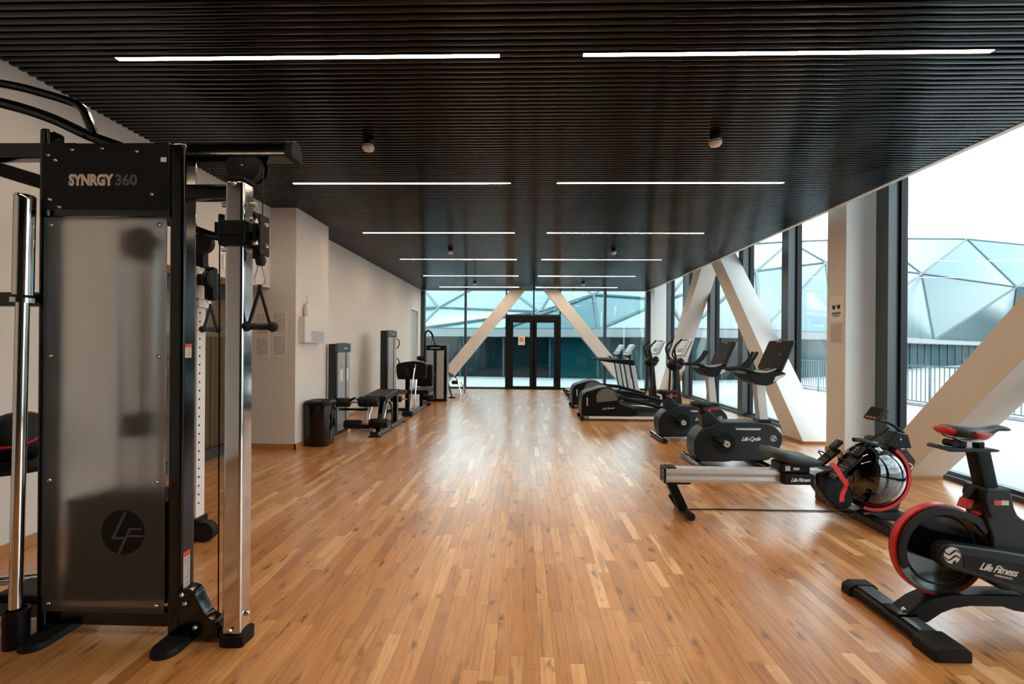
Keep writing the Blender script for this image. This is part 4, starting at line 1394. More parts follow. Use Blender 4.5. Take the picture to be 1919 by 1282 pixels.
def upright_bike(loc, label):
    t_ = thing('exercise_bike', label, 'exercise bike', loc, 'upright exercise bikes')
    X0, YC = loc[0], loc[1]

    def q(pts):
        return [(X0 + a, b) for a, b in pts]
    ys = YC - 0.14
    body = smooth_closed([(-0.06, 0.10), (-0.085, 0.22), (-0.07, 0.34), (0.0, 0.435), (0.10, 0.475), (0.22, 0.520), (0.45, 0.528), (0.66, 0.530), (0.82, 0.502), (0.915, 0.42), (0.945, 0.345), (0.915, 0.24), (0.84, 0.14), (0.75, 0.082), (0.55, 0.072), (0.36, 0.070), (0.30, 0.060), (0.12, 0.058), (0.0, 0.064)], 3)
    bo = MB().prism(q(body), 'y', ys, YC + 0.14).build('body', 'charcoal', t_, bevel=0.020, seg=3, angle=40)
    side_disc((X0 + 0.26, 0.285), 0.125, ys - 0.004, ys + 0.01, 40).build('crank_cover', 'black_plastic', bo)
    hub = side_disc((X0 + 0.27, 0.282), 0.036, ys - 0.062, ys - 0.003, 24).build('hub', 'silver', bo)
    side_disc((X0 + 0.27, 0.282), 0.010, ys - 0.064, ys - 0.060, 12).build('hub_bolt', 'rubber', hub)
    ck = MB().obox((X0 + 0.205, ys - 0.040, 0.315), (-0.13, 0, 0.075), (0, 1, 0), (0.075, 0, 0.13), 0.09, 0.010, 0.017).build('crank_arm', 'charcoal', t_, bevel=0.005)
    MB().box(X0 + 0.08, X0 + 0.185, ys - 0.14, ys - 0.06, 0.345, 0.372).build('pedal', 'black_plastic', t_, bevel=0.008)
    MB().obox((X0 + 0.13, ys - 0.10, 0.392), (1, 0, 0.12), (0, 1, 0), (-0.12, 0, 1), 0.035, 0.042, 0.004).build('pedal_strap', 'rubber', t_, bevel=0.003)
    # stripe and lettering
    MB().prism(q([(0.385, 0.462), (0.69, 0.462), (0.67, 0.440), (0.405, 0.440)]), 'y', ys - 0.0015, ys + 0.002).build('stripe', 'silver', bo, smooth=False)
    text_mesh('Life Cycle', 0.062, (X0 + 0.565, ys - 0.001, 0.335), (1, 0, 0.03), (0, 0, 1), 'white_print', bo, shear=0.45, offset=0.0012, spacing=0.82, width=0.225)
    eb = MB().lathe([(0.029, ys - 0.001), (0.035, ys - 0.001), (0.035, ys + 0.001), (0.029, ys + 0.001), (0.029, ys - 0.001)], (X0 + 0.83, 0, 0.345), 'y', 28).build('emblem', 'white_print', bo)
    MB().prism([(X0 + 0.836, 0.372), (X0 + 0.842, 0.372), (X0 + 0.822, 0.338), (X0 + 0.838, 0.338), (X0 + 0.838, 0.333), (X0 + 0.812, 0.333)], 'y', ys - 0.001, ys + 0.001).build('emblem_stroke', 'white_print', eb, smooth=False)
    MB().prism([(X0 + 0.842, 0.357), (X0 + 0.856, 0.357), (X0 + 0.856, 0.352), (X0 + 0.846, 0.352), (X0 + 0.828, 0.318), (X0 + 0.822, 0.318)], 'y', ys - 0.001, ys + 0.001).build('emblem_stroke', 'white_print', eb, smooth=False)
    # seat fairing, post and saddle
    MB().prism(q([(0.045, 0.43), (0.02, 0.60), (0.075, 0.655), (0.12, 0.648), (0.20, 0.565), (0.265, 0.515), (0.14, 0.46)]), 'y', YC - 0.075, YC + 0.075).build('seat_tower', 'charcoal', t_, bevel=0.014)
    MB().prism(q([(0.055, 0.40), (0.115, 0.43), (0.06, 0.70), (0.005, 0.70)]), 'y', YC - 0.045, YC + 0.045).build('seat_post', 'black_plastic', t_, bevel=0.010)
    secs = []
    for xx, hw, zt, zb in ((-0.075, 0.06, 0.745, 0.705), (-0.05, 0.12, 0.757, 0.690), (0.02, 0.135, 0.757, 0.682), (0.09, 0.10, 0.752, 0.685), (0.16, 0.055, 0.750, 0.700), (0.215, 0.04, 0.745, 0.712), (0.235, 0.025, 0.735, 0.718)):
        sec = []
        for i in range(14):
            a = 2 * math.pi * i / 14
            zz = (zt + zb) / 2 + (zt - zb) / 2 * math.sin(a)
            sec.append((X0 + xx, YC + hw * math.cos(a) * (0.85 + 0.15 * math.sin(a)), zz))
        secs.append(sec)
    MB().loft(secs).build('saddle', 'vinyl', t_, angle=60)
    MB().tube([(X0 + 0.09, YC - 0.05, 0.665), (X0 + 0.17, YC - 0.06, 0.672), (X0 + 0.215, YC - 0.06, 0.665)], 0.012).build('seat_lever', 'red', t_)
    # mast
    MB().prism(q([(0.715, 0.51), (0.825, 0.51), (0.775, 1.0), (0.665, 1.0)]), 'y', YC - 0.05, YC + 0.05).build('mast', 'silver', t_, bevel=0.012)
    MB().prism(q([(0.685, 0.515), (0.855, 0.515), (0.83, 0.555), (0.70, 0.555)]), 'y', YC - 0.075, YC + 0.075).build('mast_collar', 'black_plastic', t_, bevel=0.010)
    # console tray
    tr = MB().prism(smooth_closed(q([(0.50, 1.10), (0.56, 1.04), (0.65, 0.975), (0.78, 0.975), (0.90, 1.06), (0.955, 1.105), (0.86, 1.14), (0.66, 1.115)]), 3), 'y', YC - 0.17, YC + 0.17).build('console_tray', 'black_plastic', t_, bevel=0.018, angle=45)
    MB().prism(q([(0.80, 1.0), (0.945, 1.085), (0.955, 1.105), (0.83, 1.075)]), 'y', YC - 0.176, YC - 0.168).build('tray_trim', 'silver', tr, bevel=0.002)
    up = Vector((0.15, 0, 0.35)).normalized()
    nx = Vector((0.35, 0, -0.15)).normalized()
    c = Vector((X0 + 0.925, YC, 1.315))
    sc = MB().obox(c, (0, 1, 0), up, nx, 0.25, 0.195, 0.028).build('console', 'charcoal', t_, bevel=0.026, seg=3)
    MB().obox(c - nx * 0.0285, (0, 1, 0), up, nx, 0.232, 0.176, 0.001).build('display', 'screen', sc, smooth=False)
    MB().obox(c - nx * 0.0300 + up * 0.165, (0, 1, 0), up, nx, 0.06, 0.005, 0.0006).build('console_print', 'orange_print', sc, smooth=False)
    # handlebars
    for s in (-1, 1):
        yy = YC - 0.11 + s * 0.05
        MB().tube(smooth_path([(X0 + 0.66, yy, 1.10), (X0 + 0.52, yy, 1.145), (X0 + 0.42, yy, 1.165), (X0 + 0.30, yy - s * 0.01, 1.150)], 5), 0.022, 12, taper=None).build('hand_grip', 'rubber', t_)
        MB().tube(smooth_path([(X0 + 0.46, yy, 1.16), (X0 + 0.53, yy, 1.215), (X0 + 0.58, yy, 1.275), (X0 + 0.625, yy, 1.355)], 5), 0.019, 12).build('forward_grip', 'rubber', t_)
        MB().tube(smooth_path([(X0 + 0.50, yy, 1.145), (X0 + 0.70, yy + s * 0.02, 1.125), (X0 + 0.83, yy + s * 0.02, 1.16)], 5), 0.011, 8).build('grip_sensor', 'silver', t_)
    MB().tube(smooth_path([(X0 + 0.78, YC - 0.13, 1.145), (X0 + 0.86, YC - 0.13, 1.16), (X0 + 0.895, YC - 0.13, 1.22), (X0 + 0.905, YC - 0.13, 1.34)], 5), 0.010, 8).build('reading_bracket', 'steel', t_)
    # stabilisers
    sb = MB().tube([(X0 - 0.055, YC + 0.33, 0.038), (X0 - 0.055, YC - 0.29, 0.038)], 0.036, 16).build('rear_stabilizer', 'black_gloss', t_)
    MB().tube([(X0 - 0.055, YC - 0.36, 0.040), (X0 - 0.055, YC - 0.28, 0.040)], 0.040, 16).build('stabilizer_cap', 'rubber', sb)
    MB().box(X0 - 0.055, X0 + 0.12, YC - 0.06, YC + 0.06, 0.04, 0.09).build('stabilizer_mount', 'black_plastic', sb, bevel=0.01)
    sb = MB().tube([(X0 + 0.72, YC + 0.28, 0.038), (X0 + 0.72, YC - 0.30, 0.038)], 0.036, 16).build('front_stabilizer', 'black_gloss', t_)
    MB().box(X0 + 0.62, X0 + 0.76, YC - 0.06, YC + 0.06, 0.04, 0.10).build('stabilizer_mount', 'black_plastic', sb, bevel=0.01)
    return t_


bk = upright_bike((2.10, 5.55, 0), 'nearer upright exercise bike with a large dark screen, behind the rower')
copy_thing(bk, (2.115, 7.03, 0), 'farther upright exercise bike with a dark screen, next to the elliptical trainers')


# ---- elliptical trainers
def elliptical(loc, label):
    t_ = thing('elliptical_trainer', label, 'elliptical trainer', loc, 'elliptical trainers')
    X0, YC = loc[0], loc[1]

    def q(pts):
        return [(X0 + a, b) for a, b in pts]
    ys = YC - 0.25
    hs = smooth_closed([(-0.035, 0.08), (-0.045, 0.25), (-0.035, 0.43), (0.02, 0.53), (0.14, 0.575), (0.26, 0.615), (0.40, 0.645), (0.52, 0.615), (0.62, 0.50), (0.655, 0.36), (0.80, 0.285), (0.96, 0.22), (1.0, 0.10), (0.5, 0.055), (0.1, 0.05)], 3)
    ho = MB().prism(q(hs), 'y', ys, YC + 0.25).build('housing', 'black_plastic', t_, bevel=0.028, seg=3, angle=45)
    dc = [(X0 + 0.43 + 0.20 * math.cos(a), 0.42 + 0.20 * math.sin(a)) for a in [math.pi * i / 20 - 0.15 for i in range(21)]]
    dc += [(X0 + 0.24, 0.345)]
    di = MB().prism(dc, 'y', ys - 0.008, ys + 0.005).build('side_disc', 'disc_grey', ho, bevel=0.004)
    MB().tube([(x_, ys - 0.004, z_) for x_, z_ in arc(X0 + 0.43, 0.42, 0.215, -0.3, math.pi * 0.95, 24)], 0.012, 8).build('disc_rim', 'charcoal', ho)
    text_mesh('Life Fitness', 0.05, (X0 + 0.46, ys - 0.001, 0.235), (1, 0, 0.10), (0, 0, 1), 'silver', ho, shear=0.4, offset=0.0006, spacing=0.85, width=0.24)
    MB().box(X0 + 0.050, X0 + 0.075, ys - 0.003, ys + 0.01, 0.28, 0.44).build('side_mark', 'silver', ho, bevel=0.003)
    # base frame
    MB().box(X0 + 0.05, X0 + 2.0, YC - 0.26, YC - 0.17, 0.035, 0.085).build('base_rail', 'white_shell', t_, bevel=0.008)
    MB().box(X0 + 0.05, X0 + 2.0, YC + 0.17, YC + 0.26, 0.035, 0.085).build('base_rail', 'white_shell', t_, bevel=0.008)
    MB().prism(q([(0.90, 0.08), (1.85, 0.08), (1.85, 0.14), (0.90, 0.26)]), 'y', YC - 0.16, YC + 0.16).build('inner_ramp', 'dark_panel', t_, bevel=0.01)
    for yy in (YC - 0.24, YC + 0.24):
        wh = MB().lathe([(0.0, -0.03), (0.038, -0.03), (0.045, -0.02), (0.045, 0.02), (0.038, 0.03), (0.0, 0.03)], (X0 - 0.03, yy, 0.045), 'y', 20).build('wheel', 'rubber', t_)
        MB().box(X0 - 0.03, X0 + 0.10, yy - 0.02, yy + 0.02, 0.035, 0.085).build('wheel_bracket', 'steel', t_, bevel=0.006)
        MB().cyl((X0 + 1.95, yy, 0.0), (X0 + 1.95, yy, 0.04), 0.03, 16).build('leveling_foot', 'rubber', t_)
    # pedal arms and pedals
    for s, dz, dx in ((-1, 0.0, 0.0), (1, 0.12, -0.12)):
        yy = YC + s * 0.19
        MB().tube([(X0 + 0.62 + dx, yy, 0.46 + dz * 0.6), (X0 + 1.05, yy, 0.36 + dz), (X0 + 1.45, yy, 0.26 + dz), (X0 + 1.72, yy, 0.24 + dz * 0.5)], 0.034, 12).build('pedal_arm', 'black_plastic', t_)
        MB().prism(q([(0.92 + dx, 0.21 + dz), (1.42 + dx, 0.16 + dz), (1.52 + dx, 0.26 + dz), (1.44 + dx, 0.235 + dz), (1.0 + dx, 0.275 + dz)]), 'y', yy - 0.09, yy + 0.09).build('foot_pedal', 'rubber', t_, bevel=0.014)
        # moving arm with handle
        MB().tube(smooth_path([(X0 + 1.72, yy, 0.26 + dz * 0.5), (X0 + 1.75, yy, 0.60), (X0 + 1.76, yy, 1.0), (X0 + 1.74, yy + s * 0.03, 1.20), (X0 + 1.70, yy + s * 0.06, 1.34), (X0 + 1.72, yy + s * 0.07, 1.44), (X0 + 1.84, yy + s * 0.06, 1.56)], 5), 0.020, 12).build('moving_handle', 'rubber', t_)
    for s in (-1, 1):
        MB().tube(smooth_path([(X0 + 1.80, YC + s * 0.10, 1.14), (X0 + 1.72, YC + s * 0.13, 1.22), (X0 + 1.70, YC + s * 0.14, 1.30), (X0 + 1.73, YC + s * 0.14, 1.39)], 5), 0.016, 10).build('fixed_handle', 'rubber', t_)
    # mast
    MB().prism(q([(1.76, 0.06), (1.95, 0.06), (1.86, 1.02), (1.76, 1.02)]), 'y', YC - 0.055, YC + 0.055).build('mast', 'black_gloss', t_, bevel=0.02)
    MB().prism(q([(1.70, 0.04), (2.02, 0.04), (1.98, 0.30), (1.74, 0.30)]), 'y', YC - 0.11, YC + 0.11).build('mast_foot', 'black_plastic', t_, bevel=0.02)
    MB().ellipsoid((X0 + 1.79, YC, 1.06), 0.155, 0.15, 0.115, 20, 12).build('console_neck', 'black_plastic', t_)
    MB().ellipsoid((X0 + 1.89, YC - 0.03, 1.12), 0.08, 0.12, 0.085, 16, 10).build('cup_holder', 'charcoal', t_)
    up = Vector((0.16, 0, 0.33)).normalized()
    nx = Vector((0.33, 0, -0.16)).normalized()
    c = Vector((X0 + 1.95, YC, 1.40))
    co = MB().obox(c, (0, 1, 0), up, nx, 0.19, 0.18, 0.030).build('console', 'silver', t_, bevel=0.016)
    MB().obox(c - nx * 0.0305 + up * 0.055, (0, 1, 0), up, nx, 0.12, 0.065, 0.001).build('display', 'blue_grey', co, smooth=False)
    MB().obox(c - nx * 0.0306 + up * 0.150, (0, 1, 0), up, nx, 0.15, 0.012, 0.001).build('console_band', 'screen', co, smooth=False)
    for j in range(3):
        for i in range(2):
            MB().obox(c - nx * 0.031 - up * (0.05 + 0.045 * i) + Vector((0, (j - 1) * 0.09, 0)), (0, 1, 0), up, nx, 0.03, 0.014, 0.001).build('button', 'screen', co, smooth=False)
    MB().obox(c + nx * 0.035, (0, 1, 0), up, nx, 0.18, 0.17, 0.012).build('console_back', 'charcoal', co, bevel=0.01)
    return t_


el = elliptical((1.15, 8.95, 0), 'nearer elliptical trainer with a grey console, beside the farther bike')
copy_thing(el, (1.15, 10.62, 0), 'farther elliptical trainer between its twin and the treadmills')


# ---- treadmills
def treadmill(loc, label):
    t_ = thing('treadmill', label, 'treadmill', loc, 'treadmills')
    X0, YC = loc[0], loc[1]

    def q(pts):
        return [(X0 + a, b) for a, b in pts]
    MB().prism(q([(0.0, 0.04), (1.60, 0.04), (1.60, 0.20), (0.0, 0.14)]), 'y', YC - 0.36, YC + 0.36).build('deck', 'black_plastic', t_, bevel=0.01)
    MB().prism(q([(0.02, 0.144), (1.45, 0.196), (1.45, 0.199), (0.02, 0.147)]), 'y', YC - 0.25, YC + 0.25).build('belt', 'belt', t_, smooth=False)
    for s in (-1, 1):
        MB().prism(q([(-0.02, 0.13), (1.50, 0.19), (1.50, 0.225), (-0.02, 0.165)]), 'y', YC + s * 0.27, YC + s * 0.385).build('side_rail', 'silver', t_, bevel=0.008)
        MB().prism(q([(-0.04, 0.04), (0.06, 0.04), (0.06, 0.165), (-0.04, 0.165)]), 'y', YC + s * 0.26, YC + s * 0.39).build('end_cap', 'charcoal', t_, bevel=0.01)
        MB().prism(q([(1.655, 0.12), (1.775, 0.12), (1.62, 0.99), (1.50, 0.99)]), 'y', YC + s * 0.37 - 0.03, YC + s * 0.37 + 0.03).build('upright', 'silver', t_, bevel=0.012)
        MB().prism(q([(1.64, 0.12), (1.668, 0.12), (1.513, 0.99), (1.485, 0.99)]), 'y', YC + s * 0.37 - 0.034, YC + s * 0.37 + 0.034).build('upright_edge', 'black_plastic', t_, bevel=0.004)
        MB().prism(q([(0.66, 1.06), (0.66, 1.095), (1.55, 1.085), (1.62, 1.05), (1.62, 0.93), (1.45, 0.95), (0.90, 1.02)]), 'y', YC + s * 0.37 - 0.045, YC + s * 0.37 + 0.045).build('handrail', 'black_plastic', t_, bevel=0.014)
    MB().prism(q([(1.28, 0.10), (1.78, 0.04), (1.84, 0.14), (1.70, 0.26), (1.45, 0.28)]), 'y', YC - 0.33, YC + 0.33).build('motor_cover', 'charcoal', t_, bevel=0.03, seg=3)
    MB().box(X0 + 1.38, X0 + 1.58, YC - 0.36, YC + 0.36, 0.98, 1.07).build('crossbar', 'black_plastic', t_, bevel=0.02)
    up = Vector((0.17, 0, 0.27)).normalized()
    nx = Vector((0.27, 0, -0.17)).normalized()
    c = Vector((X0 + 1.56, YC, 1.33))
    co = MB().obox(c, (0, 1, 0), up, nx, 0.26, 0.165, 0.028).build('console', 'silver', t_, bevel=0.014)
    MB().obox(c - nx * 0.029 + up * 0.03, (0, 1, 0), up, nx, 0.19, 0.09, 0.001).build('display', 'blue_grey', co, smooth=False)
    for j in range(4):
        MB().obox(c - nx * 0.029 - up * 0.10 + Vector((0, (j - 1.5) * 0.09, 0)), (0, 1, 0), up, nx, 0.03, 0.018, 0.001).build('button', 'screen', co, smooth=False)
    MB().prism(q([(1.46, 1.05), (1.58, 1.05), (1.60, 1.22), (1.50, 1.18)]), 'y', YC - 0.12, YC + 0.12).build('console_neck', 'black_plastic', t_, bevel=0.014)
    for s in (-1, 1):
        MB().tube(smooth_path([(X0 + 1.40, YC + s * 0.16, 1.06), (X0 + 1.30, YC + s * 0.16, 1.12), (X0 + 1.26, YC + s * 0.16, 1.16)], 4), 0.013, 8).build('front_grip', 'rubber', t_)
    MB().lathe([(0.05, 1.06), (0.052, 1.12), (0.045, 1.125), (0.04, 1.08), (0.0, 1.075)], (X0 + 1.44, YC - 0.25, 0), 'z', 16).build('cup_holder', 'silver', t_)
    for xx in (0.03, 1.72):
        for s in (-1, 1):
            MB().cyl((X0 + xx, YC + s * 0.32, 0), (X0 + xx, YC + s * 0.32, 0.045), 0.035, 14).build('leveling_foot', 'rubber', t_)
    return t_


tm = treadmill((1.22, 12.13, 0), 'nearer treadmill with silver uprights beside the elliptical trainers')
copy_thing(tm, (1.24, 13.52, 0), 'farther treadmill standing close to the back glass wall')

# ---- water rower
ro = thing('rowing_machine', 'water rowing machine with silver rail and dark tank edged in red', 'rowing machine', (2.0, 3.88, 0))
RY = 3.88
rail_p = [(RY - 0.05, 0.275), (RY - 0.055, 0.300), (RY - 0.045, 0.330), (RY - 0.055, 0.355), (RY - 0.045, 0.392), (RY + 0.045, 0.392), (RY + 0.055, 0.355), (RY + 0.045, 0.330), (RY + 0.055, 0.300), (RY + 0.05, 0.275)]
ra = MB().prism(rail_p, 'x', 1.19, 2.55).build('rail', 'silver', ro, bevel=0.004)
MB().prism([(RY - 0.062, 0.268), (RY - 0.062, 0.398), (RY + 0.062, 0.398), (RY + 0.062, 0.268)], 'x', 1.175, 1.192).build('rail_cap', 'black_plastic', ra, bevel=0.004)
for z_ in (0.29, 0.335, 0.375):
    bolt((1.175, RY - 0.045, z_), 0.006, ra, (-1, 0, 0))
MB().box(1.20, 1.28, RY - 0.05, RY + 0.05, 0.392, 0.402).build('rail_stop', 'black_plastic', ra, bevel=0.003)
MB().box(1.21, 1.40, RY - 0.045, RY + 0.045, 0.258, 0.276).build('leg_plate', 'black_plastic', ro, bevel=0.003)
MB().prism([(1.205, 0.268), (1.285, 0.268), (1.385, 0.06), (1.345, 0.025), (1.31, 0.035)], 'y', RY - 0.04, RY + 0.04).build('rear_leg', 'black_plastic', ro, bevel=0.01)
MB().tube([(1.36, RY - 0.17, 0.034), (1.36, RY + 0.17, 0.034)], 0.034, 16).build('rear_foot', 'rubber', ro)
MB().prism([(1.245, 0.13), (1.265, 0.15), (1.33, 0.05), (1.31, 0.03)], 'y', RY + 0.04, RY + 0.07).build('wheel_bracket', 'charcoal', ro, bevel=0.004)
# seat
cg_ = MB().box(2.13, 2.38, RY - 0.11, RY + 0.11, 0.285, 0.375).build('seat_carriage', 'black_plastic', ro, bevel=0.014)
text_mesh('Life Fitness', 0.042, (2.26, RY - 0.1112, 0.328), (1, 0, 0.02), (0, 0, 1), 'white_print', cg_, shear=0.4, offset=0.0008, spacing=0.85, width=0.16)
MB().box(2.12, 2.36, RY - 0.08, RY + 0.08, 0.375, 0.455).build('seat_bracket', 'black_plastic', ro, bevel=0.012)
MB().box(2.155, 2.195, RY - 0.082, RY - 0.080, 0.395, 0.435).build('sticker', 'white_print', ro, smooth=False)
MB().box(2.22, 2.27, RY - 0.082, RY - 0.080, 0.402, 0.422).build('sticker', 'white_print', ro, smooth=False)
secs = []
for xx, hw, zt, zb in ((2.045, 0.13, 0.545, 0.515), (2.07, 0.16, 0.560, 0.490), (2.15, 0.165, 0.552, 0.462), (2.23, 0.155, 0.528, 0.450), (2.31, 0.150, 0.515, 0.442), (2.38, 0.14, 0.505, 0.436), (2.425, 0.12, 0.478, 0.440)):
    sec = []
    for i in range(20):
        a = 2 * math.pi * i / 20
        cxs, sns = math.cos(a), math.sin(a)
        yy = math.copysign(abs(cxs) ** 0.55, cxs) * hw
        zz = (zt + zb) / 2 + math.copysign(abs(sns) ** 0.6, sns) * (zt - zb) / 2
        if sns > 0:
            zz += 0.012 * (abs(yy) / hw) ** 2
        sec.append((xx, RY + yy, zz))
    secs.append(sec)
MB().loft(secs).build('seat', 'grey_vinyl', ro, angle=60)
# front body
MB().prism([(2.42, 0.275), (2.42, 0.37), (2.52, 0.40), (2.66, 0.42), (2.72, 0.30), (2.70, 0.10), (2.60, 0.075), (2.50, 0.16)], 'y', RY - 0.075, RY + 0.075).build('front_body', 'black_plastic', ro, bevel=0.016)
# foot plates with heel cups
for s in (-1, 1):
    yy = RY + s * 0.125
    d = Vector((0.75, 0, 0.66)).normalized()
    n = Vector((-0.66, 0, 0.75))
    c = Vector((2.60, yy, 0.44))
    fp = MB().obox(c, d, (0, 1, 0), n, 0.145, 0.055, 0.012).build('foot_plate', 'black_plastic', ro, bevel=0.008)
    toe = Vector((2.70, yy, 0.545))
    hc = MB().obox(toe + d * 0.02 + n * 0.02, d, (0, 1, 0), n, 0.055, 0.04, 0.018).build('heel_cup', 'rubber', fp, bevel=0.018, seg=3)
    for i in range(3):
        pc = toe + d * (-0.01 + 0.026 * i) + n * 0.038
        MB().tube([pc, pc + n * 0.002], 0.006, 10).build('size_hole', 'steel', hc)
    for i in range(4):
        pc = c - d * (0.10 - 0.035 * i) + n * 0.012
        MB().obox(pc, (0, 1, 0), d, n, 0.045, 0.004, 0.0012).build('tread_rib', 'grey_print', fp, smooth=False)
    sp = [c + d * 0.03 + Vector((0, -0.065, 0)) + n * 0.0, c + d * 0.03 + Vector((0, -0.055, 0)) + n * 0.05, c + d * 0.03 + n * 0.07, c + d * 0.03 + Vector((0, 0.055, 0)) + n * 0.05, c + d * 0.03 + Vector((0, 0.065, 0))]
    MB().tube(smooth_path(sp, 4), 0.006, 8).build('foot_strap', 'rubber', fp)
# loose red strap hanging towards the viewer


def ribbon(pts, wv, half):
    m_ = MB()
    P = [Vector(p) for p in pts]
    wv = Vector(wv).normalized()
    v = []
    f = []
    for i, p in enumerate(P):
        d = (P[min(i + 1, len(P) - 1)] - P[max(i - 1, 0)]).normalized()
        nn = d.cross(wv).normalized() * 0.0015
        v += [p - wv * half - nn, p + wv * half - nn, p + wv * half + nn, p - wv * half + nn]
    for i in range(len(P) - 1):
        a = i * 4
        b = a + 4
        for k in range(4):
            l = (k + 1) % 4
            f.append((a + k, a + l, b + l, b + k))
    f += [(3, 2, 1, 0), tuple((len(P) - 1) * 4 + k for k in range(4))]
    return m_.add(v, f)


yt = RY - 0.19
MB_path = smooth_path([(2.475, yt + 0.03, 0.485), (2.50, yt, 0.44), (2.53, yt - 0.01, 0.38), (2.565, yt - 0.01, 0.325), (2.56, yt, 0.29), (2.54, yt, 0.24), (2.535, yt - 0.005, 0.185)], 4)
ribbon(MB_path, (1, 0, 0.25), 0.019).build('loose_strap', 'red_strap', ro)
ribbon(smooth_path([(2.575, yt + 0.005, 0.365), (2.585, yt + 0.01, 0.31), (2.56, yt + 0.004, 0.25), (2.54, yt + 0.003, 0.20)], 4), (1, 0, 0.4), 0.010).build('loose_strap', 'red_strap', ro)
# water tank: two transparent shells around a paddle wheel
TC = (2.895, RY, 0.352)
dome = [(0.0, -0.185), (0.06, -0.182), (0.12, -0.170), (0.175, -0.143), (0.215, -0.110), (0.245, -0.065), (0.258, -0.02), (0.258, 0.0), (0.242, 0.045), (0.215, 0.082), (0.175, 0.113), (0.12, 0.136), (0.06, 0.147), (0.0, 0.150)]
tk = MB().lathe(dome, TC, 'y', 48).build('tank', 'tank_shell', ro, angle=60)
MB().lathe([(0.0, -0.10), (0.12, -0.095), (0.19, -0.06), (0.20, 0.0), (0.19, 0.06), (0.12, 0.095), (0.0, 0.10)], TC, 'y', 32).build('water_core', 'rubber', tk, angle=60)
for i in range(6):
    a = math.pi * i / 3 + 0.3
    d = Vector((math.cos(a), 0, math.sin(a)))
    MB().obox(Vector(TC) + d * 0.12, d, (0, 1, 0), d.cross(Vector((0, 1, 0))), 0.09, 0.112, 0.006).build('paddle', 'charcoal', tk, smooth=False)
MB().tube([(x_, RY, z_) for x_, z_ in arc(TC[0], TC[2], 0.262, 0, 2 * math.pi * 39 / 40, 40)], 0.016, 10, closed=True).build('tank_rim', 'black_gloss', ro)
MB().lathe([(0.256, -0.075), (0.282, -0.075), (0.288, -0.03), (0.262, -0.03), (0.256, -0.075)], TC, 'y', 40, math.radians(-112), math.radians(55)).build('red_rim', 'red', ro, angle=40)
# shroud behind the tank with emblem
sh = MB().prism([(2.98, 0.60), (3.02, 0.655), (3.16, 0.60), (3.255, 0.48), (3.10, 0.02), (2.96, 0.02), (3.05, 0.15), (3.08, 0.35), (3.05, 0.50)], 'y', RY - 0.025, RY + 0.20).build('shroud', 'charcoal', ro, bevel=0.010)
MB().lathe([(0.022, RY - 0.0275), (0.030, RY - 0.0275), (0.030, RY - 0.023), (0.022, RY - 0.023), (0.022, RY - 0.0275)], (3.195, 0, 0.43), 'y', 24).build('emblem', 'white_print', sh)
MB().box(3.13, 3.16, RY - 0.0265, RY - 0.024, 0.57, 0.595).build('sticker', 'white_shell', sh, smooth=False)
MB().prism([(2.99, 0.61), (3.08, 0.72), (3.17, 0.70), (3.20, 0.585), (3.06, 0.585)], 'y', RY - 0.05, RY + 0.05).build('head_block', 'black_plastic', ro, bevel=0.01)
bolt((3.10, RY - 0.05, 0.66), 0.010, ro)
# handle with rest
hb = MB().tube(smooth_path([(2.69, RY - 0.10, 0.662), (2.76, RY - 0.09, 0.655), (2.86, RY - 0.06, 0.625), (2.98, RY - 0.02, 0.59), (3.08, RY + 0.04, 0.56)], 5), 0.017, 12).build('pull_handle', 'rubber', ro)
MB().tube([(2.85, RY - 0.06, 0.615), (2.78, RY - 0.03, 0.53), (2.72, RY - 0.02, 0.40)], 0.022, 10).build('neck', 'black_plastic', ro)
MB().tube(smooth_path([(2.79, RY - 0.08, 0.65), (2.80, RY - 0.08, 0.69), (2.83, RY - 0.07, 0.685)], 4), 0.004, 6).build('handle_hook', 'black_plastic', hb)
MB().tube([(2.88, RY, 0.64), (3.0, RY, 0.70), (3.05, RY, 0.745)], 0.008, 8).build('monitor_stay', 'black_plastic', ro)
# monitor
MB().tube(smooth_path([(3.19, RY + 0.03, 0.70), (3.12, RY + 0.03, 0.755), (3.05, RY + 0.03, 0.79), (2.99, RY + 0.03, 0.80)], 4), 0.012, 10).build('monitor_arm', 'black_plastic', ro)
MB().tube([(3.19, RY + 0.03, 0.71), (3.17, RY + 0.01, 0.60)], 0.012, 10).build('monitor_arm', 'black_plastic', ro)
up = Vector((0.09, 0, 0.12)).normalized()
nx = Vector((0.12, 0, -0.09)).normalized()
c = Vector((2.965, RY + 0.03, 0.855))
mo = MB().obox(c, (0, 1, 0), up, nx, 0.085, 0.062, 0.018).build('monitor', 'charcoal', ro, bevel=0.012)
MB().obox(c - nx * 0.0185 + up * 0.008, (0, 1, 0), up, nx, 0.068, 0.042, 0.0008).build('display', 'screen', mo, smooth=False)
for j in range(3):
    MB().obox(c - nx * 0.0188 - up * 0.047 + Vector((0, (j - 1) * 0.04, 0)), (0, 1, 0), up, nx, 0.010, 0.005, 0.0008).build('button', 'orange_print', mo, smooth=False)
